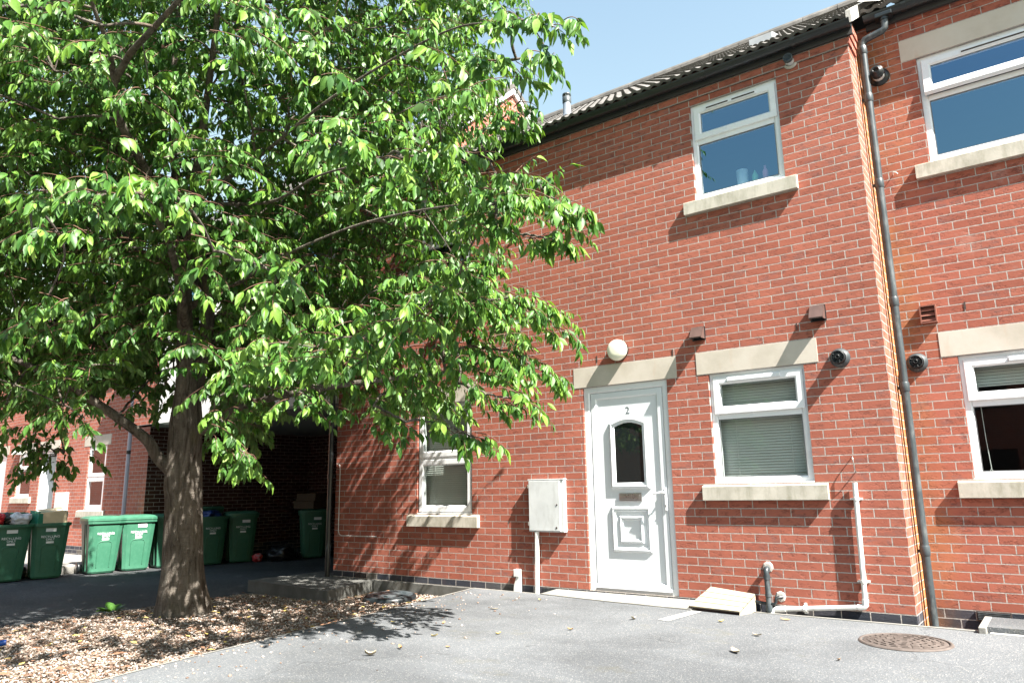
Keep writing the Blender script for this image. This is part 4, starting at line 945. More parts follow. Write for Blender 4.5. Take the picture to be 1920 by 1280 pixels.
# far left wall furniture
mb = MB(); mb.box(-17.15, -16.62, 0.42, 0.5, 0.57, 1.13, bev=0.008); put(mb.build('meter_box', M_['meter']), 'white meter box on the far left house beside the open door', 'meter box')
mb = MB(); mb.prism([(0.499, 2.22), (0.36, 2.12), (0.36, 2.07), (0.499, 2.07)], 'x', -19.75, -19.35); put(mb.build('vent_cover', M_['whitep']), 'small white cowled vent high on the far left house', 'vent')
mb = MB(); mb.lathe([(0.14, 0), (0.15, 0.05), (0.12, 0.12), (0.0, 0.14)], (-20.95, 0.5, 2.35), (0, -1, 0), 20); put(mb.build('wall_lamp', M_['cream']), 'round pale lamp on the far left house above the furthest door', 'lamp')

# ================================================================ BINS
def make_bin():
    r = empty('wheelie_bin', (0, 0, 0), 'green wheelie bin', 'bin', 'green wheelie bins lined up by the driveway')
    mb = MB(); n = 20
    def ring(z, w, d, bul):   # front faces +x
        pts = []
        for i in range(9):
            t = -1+2*i/8; pts.append((d/2+bul*(1-t*t)-0.02*(abs(t) > 0.99), t*w/2))
        pts += [(d*0.18, w/2+0.001), (-d*0.3, w/2), (-d/2+0.01, w/2-0.02), (-d/2, w/2-0.08), (-d/2, -w/2+0.08), (-d/2+0.01, -w/2+0.02), (-d*0.3, -w/2), (d*0.18, -w/2-0.001)]
        return [(x, y, z) for x, y in pts]
    rings = [ring(0.02, 0.40, 0.46, 0.015), ring(0.05, 0.43, 0.49, 0.02), ring(0.45, 0.49, 0.56, 0.025), ring(0.88, 0.545, 0.64, 0.03), ring(0.885, 0.53, 0.615, 0.028)]
    m = len(rings[0]); vs = sum(rings, []); fs = [(i*m+k, i*m+(k+1) % m, (i+1)*m+(k+1) % m, (i+1)*m+k) for i in range(len(rings)-1) for k in range(m)]
    mb.add(vs, fs, 0, False); mb.add(rings[0], [tuple(range(m))[::-1]])
    # arched recess moulding on the front, vertical ribs on the sides
    def front(yy, z): w = 0.43+(0.545-0.43)*(z-0.05)/0.83; d = 0.49+(0.64-0.49)*(z-0.05)/0.83; t = yy/(w/2); return d/2+0.026*(1-t*t)
    pts = [(-0.10, 0.12), (-0.115, 0.5), (-0.10, 0.545), (-0.06, 0.562), (0.06, 0.562), (0.10, 0.545), (0.115, 0.5), (0.10, 0.12)]
    mb.tube([(front(a, b)+0.001, a, b) for a, b in pts], 0.007, 6)
    for s in (-1, 1):
        for k in (0.02, 0.12): mb.tube([(k-0.02, s*0.222, 0.06), (k, s*0.272, 0.86)], 0.008, 6)
    body = mb.build('body', M_['bin'], r)
    mb = MB()   # rim
    o = ring(0.865, 0.585, 0.68, 0.035); o2 = ring(0.915, 0.59, 0.69, 0.035); i2 = ring(0.915, 0.53, 0.62, 0.028); o1 = ring(0.865, 0.54, 0.64, 0.03)
    vs = o1+o+o2+i2; mb.add(vs, [(i*m+k, i*m+(k+1) % m, (i+1)*m+(k+1) % m, (i+1)*m+k) for i in range(3) for k in range(m)])
    mb.tube([(-0.36, -0.20, 0.90), (-0.42, -0.19, 0.92), (-0.42, 0.19, 0.92), (-0.36, 0.20, 0.90)], 0.014, 8); mb.build('rim', M_['bin'], r)
    mb = MB()
    a = ring(0.916, 0.605, 0.70, 0.04); b = ring(0.955, 0.60, 0.70, 0.04); c_ = ring(0.985, 0.50, 0.58, 0.03); d_ = ring(0.995, 0.40, 0.42, 0.02)
    vs = a+b+c_+d_; mb.add(vs, [(i*m+k, i*m+(k+1) % m, (i+1)*m+(k+1) % m, (i+1)*m+k) for i in range(3) for k in range(m)]); mb.add(d_, [tuple(range(m))])
    mb.tube([(-0.34, -0.24, 0.945), (-0.40, -0.2, 0.95), (-0.40, 0.2, 0.95), (-0.34, 0.24, 0.945)], 0.016, 8)
    for s in (-1, 1): mb.tube([(-0.30, s*0.13, 0.985), (0.30, s*0.13, 0.985)], 0.010, 6)
    lid = mb.build('lid', M_['bin'], r)
    for s in (-1, 1):
        mb = MB(); mb.lathe([(0.04, -0.025), (0.085, -0.025), (0.098, -0.015), (0.098, 0.015), (0.085, 0.025), (0.04, 0.025)], (-0.245, s*0.262, 0.098), (0, 1, 0), 20); w = mb.build('wheel', M_['blackp'], r)
        mb = MB(); mb.lathe([(0.0, 0.028*1), (0.042, 0.028), (0.044, -0.028), (0, -0.028)], (-0.245, s*0.262, 0.098), (0, 1, 0), 14); mb.build('hub', M_['chrome'], w)
    mb = MB(); mb.tube([(-0.245, -0.25, 0.098), (-0.245, 0.25, 0.098)], 0.012, 8); mb.build('axle', M_['chrome'], r)
    # print on the front
    def P(yc, z): return Matrix.Translation((front(yc, z)+0.004, yc, z)) @ Matrix.Rotation(R(-7), 4, 'Y') @ Matrix.Rotation(R(90), 4, 'Z')
    solid_text('printed_label', [('THE', -0.03, 0.075, 1), ('PROPERTY', 0.012, 0.033, 0.9), ('RECYCLING', 0, -0.012, 1.12), ('ONLY', 0.0, -0.055, 1.05)], 0.045, M_['label'], body, P(0.0, 0.69), 0.0012)
    mb = MB(); x = front(0, 0.60)+0.005; mb.box(x-0.004, x, -0.055, 0.055, 0.585, 0.618); mb.build('bar_label', M_['label'], body)
    return r
bin0 = make_bin()
specs = [
 ((-13.02, -1.86), 3, 'open', 'green wheelie bin overflowing with black, white and red rubbish bags'),
 ((-12.98, -1.27), -2, 'open', 'green wheelie bin with a cardboard box standing in its open top'),
 ((-12.93, -0.42), 2, 'shut', 'sunlit green wheelie bin with its lid shut, left of the pair by the house corner'),
 ((-12.90, 0.17), -2, 'shut', 'sunlit green wheelie bin with its lid shut and a white sticker, right of the pair'),
 ((-12.85, 0.76), 2, 'shut', 'green wheelie bin mostly hidden behind the tree trunk'),
 ((-12.50, 1.42), -6, 'open', 'shaded green wheelie bin in the passage, overfull, just right of the tree trunk'),
 ((-12.38, 2.02), -10, 'shut', 'shaded green wheelie bin in the passage with a torn white sticker'),
 ((-11.70, 3.30), -20, 'shut', 'dark green wheelie bin at the back of the passage under stacked cartons')]
bins = []
for i, ((x, y), a, st, lb) in enumerate(specs):
    b = bin0 if i == 0 else copy_tree(bin0)
    b.location = (x, y, zd(x, y)); b.rotation_euler = (0, 0, R(a-12)); b['label'] = lb; bins.append(b)
for i in (0, 1, 5):
    for ch in list(bins[i].children):
        if ch.name.split('.')[0] == 'lid':   # swung open, hanging down behind
            ch.rotation_euler = (0, R(-205), 0); ch.location = (-0.78, 0, 1.78)
for i, zz in ((0, 0.80), (1, 0.80), (3, 0.80), (6, 0.80), (7, 0.80)):
    mb = MB(); x = 0.345; w = 0.15
    y0_ = 0.0 if i in (0, 1) else 0.05
    mb.box(x-0.008, x+0.0, y0_-w/2, y0_+w/2, zz-0.025, zz+0.03)
    o = mb.build('sticker', M_['label'], None); o.parent = bins[i]
zb = lambda i: bins[i].location.z
def bag(x, y, z, s, mat, lab, name='rubbish_bag', cat='rubbish bag'):
    bm = bmesh.new(); bmesh.ops.create_icosphere(bm, subdivisions=4, radius=1.0)
    from mathutils import noise as mn
    for v in bm.verts:
        n_ = mn.noise(v.co*1.7+Vector((x, y, z)))*0.30 + abs(mn.noise(v.co*5+Vector((y, x, 1))))*0.22
        v.co = v.co*(0.85+n_); v.co = Vector((v.co.x*s[0], v.co.y*s[1], v.co.z*s[2]))
    me = bpy.data.meshes.new(name); bm.to_mesh(me); bm.free(); me.materials.append(mat)
    for p in me.polygons: p.use_smooth = True
    o = bpy.data.objects.new(name, me); link(o); o.location = (x, y, z); return put(o, lab, cat)
X = bins[0].location
bag(X.x, X.y+0.14, X.z+0.97, (0.20, 0.19, 0.15), simple('white bag', (0.62, 0.62, 0.64), 0.35, var=0.3, dirt=(0.03, 0.03, 0.03)), 'crumpled white and black rubbish bag on the leftmost bin')
bag(X.x+0.05, X.y-0.20, X.z+1.00, (0.14, 0.12, 0.14), simple('red bag', (0.55, 0.02, 0.03), 0.35), 'red plastic bag on the leftmost bin')
bag(X.x-0.1, X.y+0.02, X.z+0.98, (0.2, 0.2, 0.14), simple('black bag', (0.012, 0.012, 0.014), 0.3), 'black rubbish bag at the back of the leftmost bin')
X = bins[1].location
def carton(x, y, z, s, rot, lab, mat=None, tilt=0):
    mb = MB(); a, b, c_ = s; mb.box(-a/2, a/2, -b/2, b/2, 0, c_, bev=0.003)
    mb.box(-a/2-0.002, a/2+0.002, -0.025, 0.025, c_-0.001, c_+0.0015, 1)
    mb.add([(-a/2, -b/2, c_), (-a/2, b/2, c_), (-a/2-0.10, b/2, c_+0.05), (-a/2-0.10, -b/2, c_+0.05)], [(0, 1, 2, 3)])
    o = mb.build('cardboard_box', [mat or M_['card'], simple('tape', (0.5, 0.42, 0.28), 0.3)]); o.location = (x, y, z); o.rotation_euler = (R(tilt), 0, R(rot)); return put(o, lab, 'cardboard box')
carton(X.x+0.02, X.y+0.06, X.z+0.80, (0.30, 0.36, 0.30), -8, 'open tan cardboard box standing in the second bin from the left', simple('pale card', (0.62, 0.50, 0.32), 0.8), 4)
carton(X.x+0.02, X.y-0.20, X.z+0.80, (0.24, 0.12, 0.27), 6, 'green carton wedged beside the tan box in the second bin', simple('green card', (0.02, 0.20, 0.12), 0.6), -6)
X = bins[5].location
bag(X.x, X.y, X.z+0.93, (0.24, 0.22, 0.12), simple('blue bag', (0.02, 0.05, 0.2), 0.35), 'dark blue bag poking out of the overfull bin in the passage')
X = bins[7].location
carton(X.x-0.05, X.y+0.1, X.z+1.0, (0.55, 0.75, 0.15), 8, 'lower flat carton stacked on the bin at the back of the passage')
carton(X.x-0.05, X.y+0.12, X.z+1.155, (0.50, 0.72, 0.15), 12, 'upper flat carton stacked on the bin at the back of the passage')
bag(-11.75, 2.55, zd(-11.75, 0)+0.14, (0.32, 0.3, 0.2), simple('black bag floor', (0.012, 0.012, 0.014), 0.35), 'black rubbish bag slumped on the ground in the dark passage')
bag(-12.0, 2.2, zd(-12.0, 0)+0.08, (0.1, 0.12, 0.09), simple('red white wrapper', (0.6, 0.04, 0.05), 0.4, var=0.2, dirt=(0.7, 0.7, 0.7)), 'small crumpled red and white packet on the passage floor', 'packet', 'packet')

# ================================================================ TREE
LIMB = {
'trunk': ([(-6.68,-2.32,-0.32),(-6.67,-2.36,0.0),(-6.66,-2.38,0.32),(-6.62,-2.44,0.90),(-6.58,-2.5,1.41),(-6.52,-2.54,1.81),(-6.47,-2.57,2.15)], [0.30,0.235,0.205,0.188,0.178,0.168,0.12]),
'leader': ([(-6.50,-2.56,2.0),(-6.42,-2.62,2.25),(-6.37,-2.69,2.60),(-6.27,-2.80,3.10),(-6.16,-2.89,3.54),(-5.75,-3.08,3.98),(-5.39,-3.22,4.58),(-4.94,-3.42,5.19),(-4.55,-3.60,6.04),(-4.5,-3.6,7.0)], [0.14,0.11,0.088,0.072,0.064,0.05,0.038,0.028,0.02,0.01]),
'leader2': ([(-6.52,-2.52,2.0),(-6.56,-2.36,2.74),(-6.55,-2.38,3.36),(-6.63,-2.47,4.0),(-6.58,-2.85,4.65),(-6.44,-3.0,5.22),(-6.32,-3.1,5.96),(-6.3,-3.1,7.2)], [0.11,0.08,0.07,0.058,0.048,0.038,0.028,0.01]),
'left': ([(-6.60,-2.52,1.20),(-6.70,-2.72,1.42),(-6.72,-2.85,1.61),(-6.82,-3.07,1.80),(-6.92,-3.32,1.99),(-6.94,-3.64,2.18),(-7.04,-4.00,2.34),(-7.19,-4.42,2.51)], [0.075,0.062,0.056,0.05,0.044,0.038,0.026,0.012]),
'right': ([(-6.52,-2.46,1.68),(-6.25,-2.42,1.76),(-5.86,-2.38,1.89),(-5.31,-2.37,1.97),(-4.79,-2.37,1.99),(-4.21,-2.2,2.04),(-3.58,-1.8,2.11),(-3.21,-1.3,2.2)], [0.075,0.052,0.045,0.038,0.032,0.026,0.018,0.008]),
'mid': ([(-6.28,-2.76,3.0),(-5.70,-2.81,3.06),(-5.33,-2.80,3.08),(-4.89,-2.85,3.12),(-4.21,-2.88,3.2),(-3.42,-2.82,3.27),(-2.64,-2.74,3.24),(-1.91,-2.79,3.08)], [0.045,0.030,0.022,0.016,0.012,0.010,0.008,0.005]),
'near': ([(-6.33,-2.72,2.8),(-5.50,-3.33,3.2),(-4.83,-3.90,3.38),(-4.21,-4.41,3.25),(-3.85,-4.75,3.0)], [0.05,0.036,0.026,0.018,0.008]),
'upA': ([(-6.16,-2.89,3.54),(-5.75,-3.47,4.02),(-5.18,-4.16,4.39),(-4.67,-4.32,4.54),(-4.07,-4.39,4.56),(-3.59,-4.42,4.62),(-3.13,-4.48,4.75)], [0.05,0.042,0.034,0.028,0.023,0.018,0.010]),
'upB': ([(-5.18,-4.16,4.39),(-4.78,-4.39,4.60),(-4.56,-4.64,4.8),(-4.36,-4.89,5.1)], [0.028,0.022,0.016,0.008]),
'upC': ([(-5.75,-3.08,3.98),(-4.58,-3.12,4.10),(-3.58,-3.19,4.25),(-2.83,-3.16,4.37),(-1.96,-3.25,4.28),(-1.33,-3.35,3.96)], [0.030,0.018,0.013,0.010,0.007,0.004]),
'back': ([(-6.56,-2.36,2.74),(-6.57,-1.57,3.13),(-6.13,-0.94,3.45),(-5.49,-0.6,3.87)], [0.06,0.04,0.025,0.01]),
'backL': ([(-6.55,-2.38,3.36),(-7.63,-2.56,3.93),(-8.66,-2.99,4.61),(-9.4,-3.4,5.05)], [0.06,0.04,0.025,0.01]),
'bf': ([(-5.75,-3.08,3.98),(-4.38,-3.12,3.61),(-3.20,-3.46,3.42),(-2.37,-3.56,3.26)], [0.022,0.014,0.009,0.005])}
tree = empty('cherry_tree', (-6.66, -2.34, -0.2), 'large leafy green cherry tree with a furrowed trunk growing in the gravel bed', 'tree')
def smooth_path(P, Rr, k=5):
    P = [Vector(p) for p in P]; o = []; r = []
    for i in range(len(P)-1):
        p0 = P[max(0, i-1)]; p1 = P[i]; p2 = P[i+1]; p3 = P[min(len(P)-1, i+2)]
        for j in range(k):
            t = j/k; o.append(0.5*((2*p1)+(p2-p0)*t+(2*p0-5*p1+4*p2-p3)*t*t+(-p0+3*p1-3*p2+p3)*t**3)); r.append(Rr[i]*(1-t)+Rr[i+1]*t)
    o.append(P[-1]); r.append(Rr[-1]); return o, r
from mathutils import noise as mn
tb = MB(); nodes = []
for nm, (P, Rr) in LIMB.items():
    o, r = smooth_path(P, Rr); s0 = len(tb.v); seg = 36 if nm == 'trunk' else 12
    tb.tube(o, r, seg, 0, True)
    if nm == 'trunk':
        for i in range(s0, s0+len(o)*seg):
            v = Vector(tb.v[i]); k_ = (i-s0)//seg; ce = o[k_]; d = v-ce; a = math.atan2(d.y, d.x)
            fl = max(0.0, (0.35-v.z))*0.55
            f = 1+fl*0.45*(0.5+0.5*math.sin(a*5+1.3))+0.075*mn.noise(Vector((math.cos(a)*2.2, math.sin(a)*2.2, v.z*0.9)))+0.035*mn.noise(Vector((math.cos(a)*6, math.sin(a)*6, v.z*2.2)))
            f += 0.10*math.exp(-((v.z-1.15)/0.10)**2)*max(0, math.cos(a+1.9))
            v = ce+d*f; tb.v[i] = (v.x, v.y, v.z)
    if nm != 'trunk': nodes += [(p, rr) for p, rr in zip(o, r)]
trunk = tb.build('trunk', M_['bark'], tree)
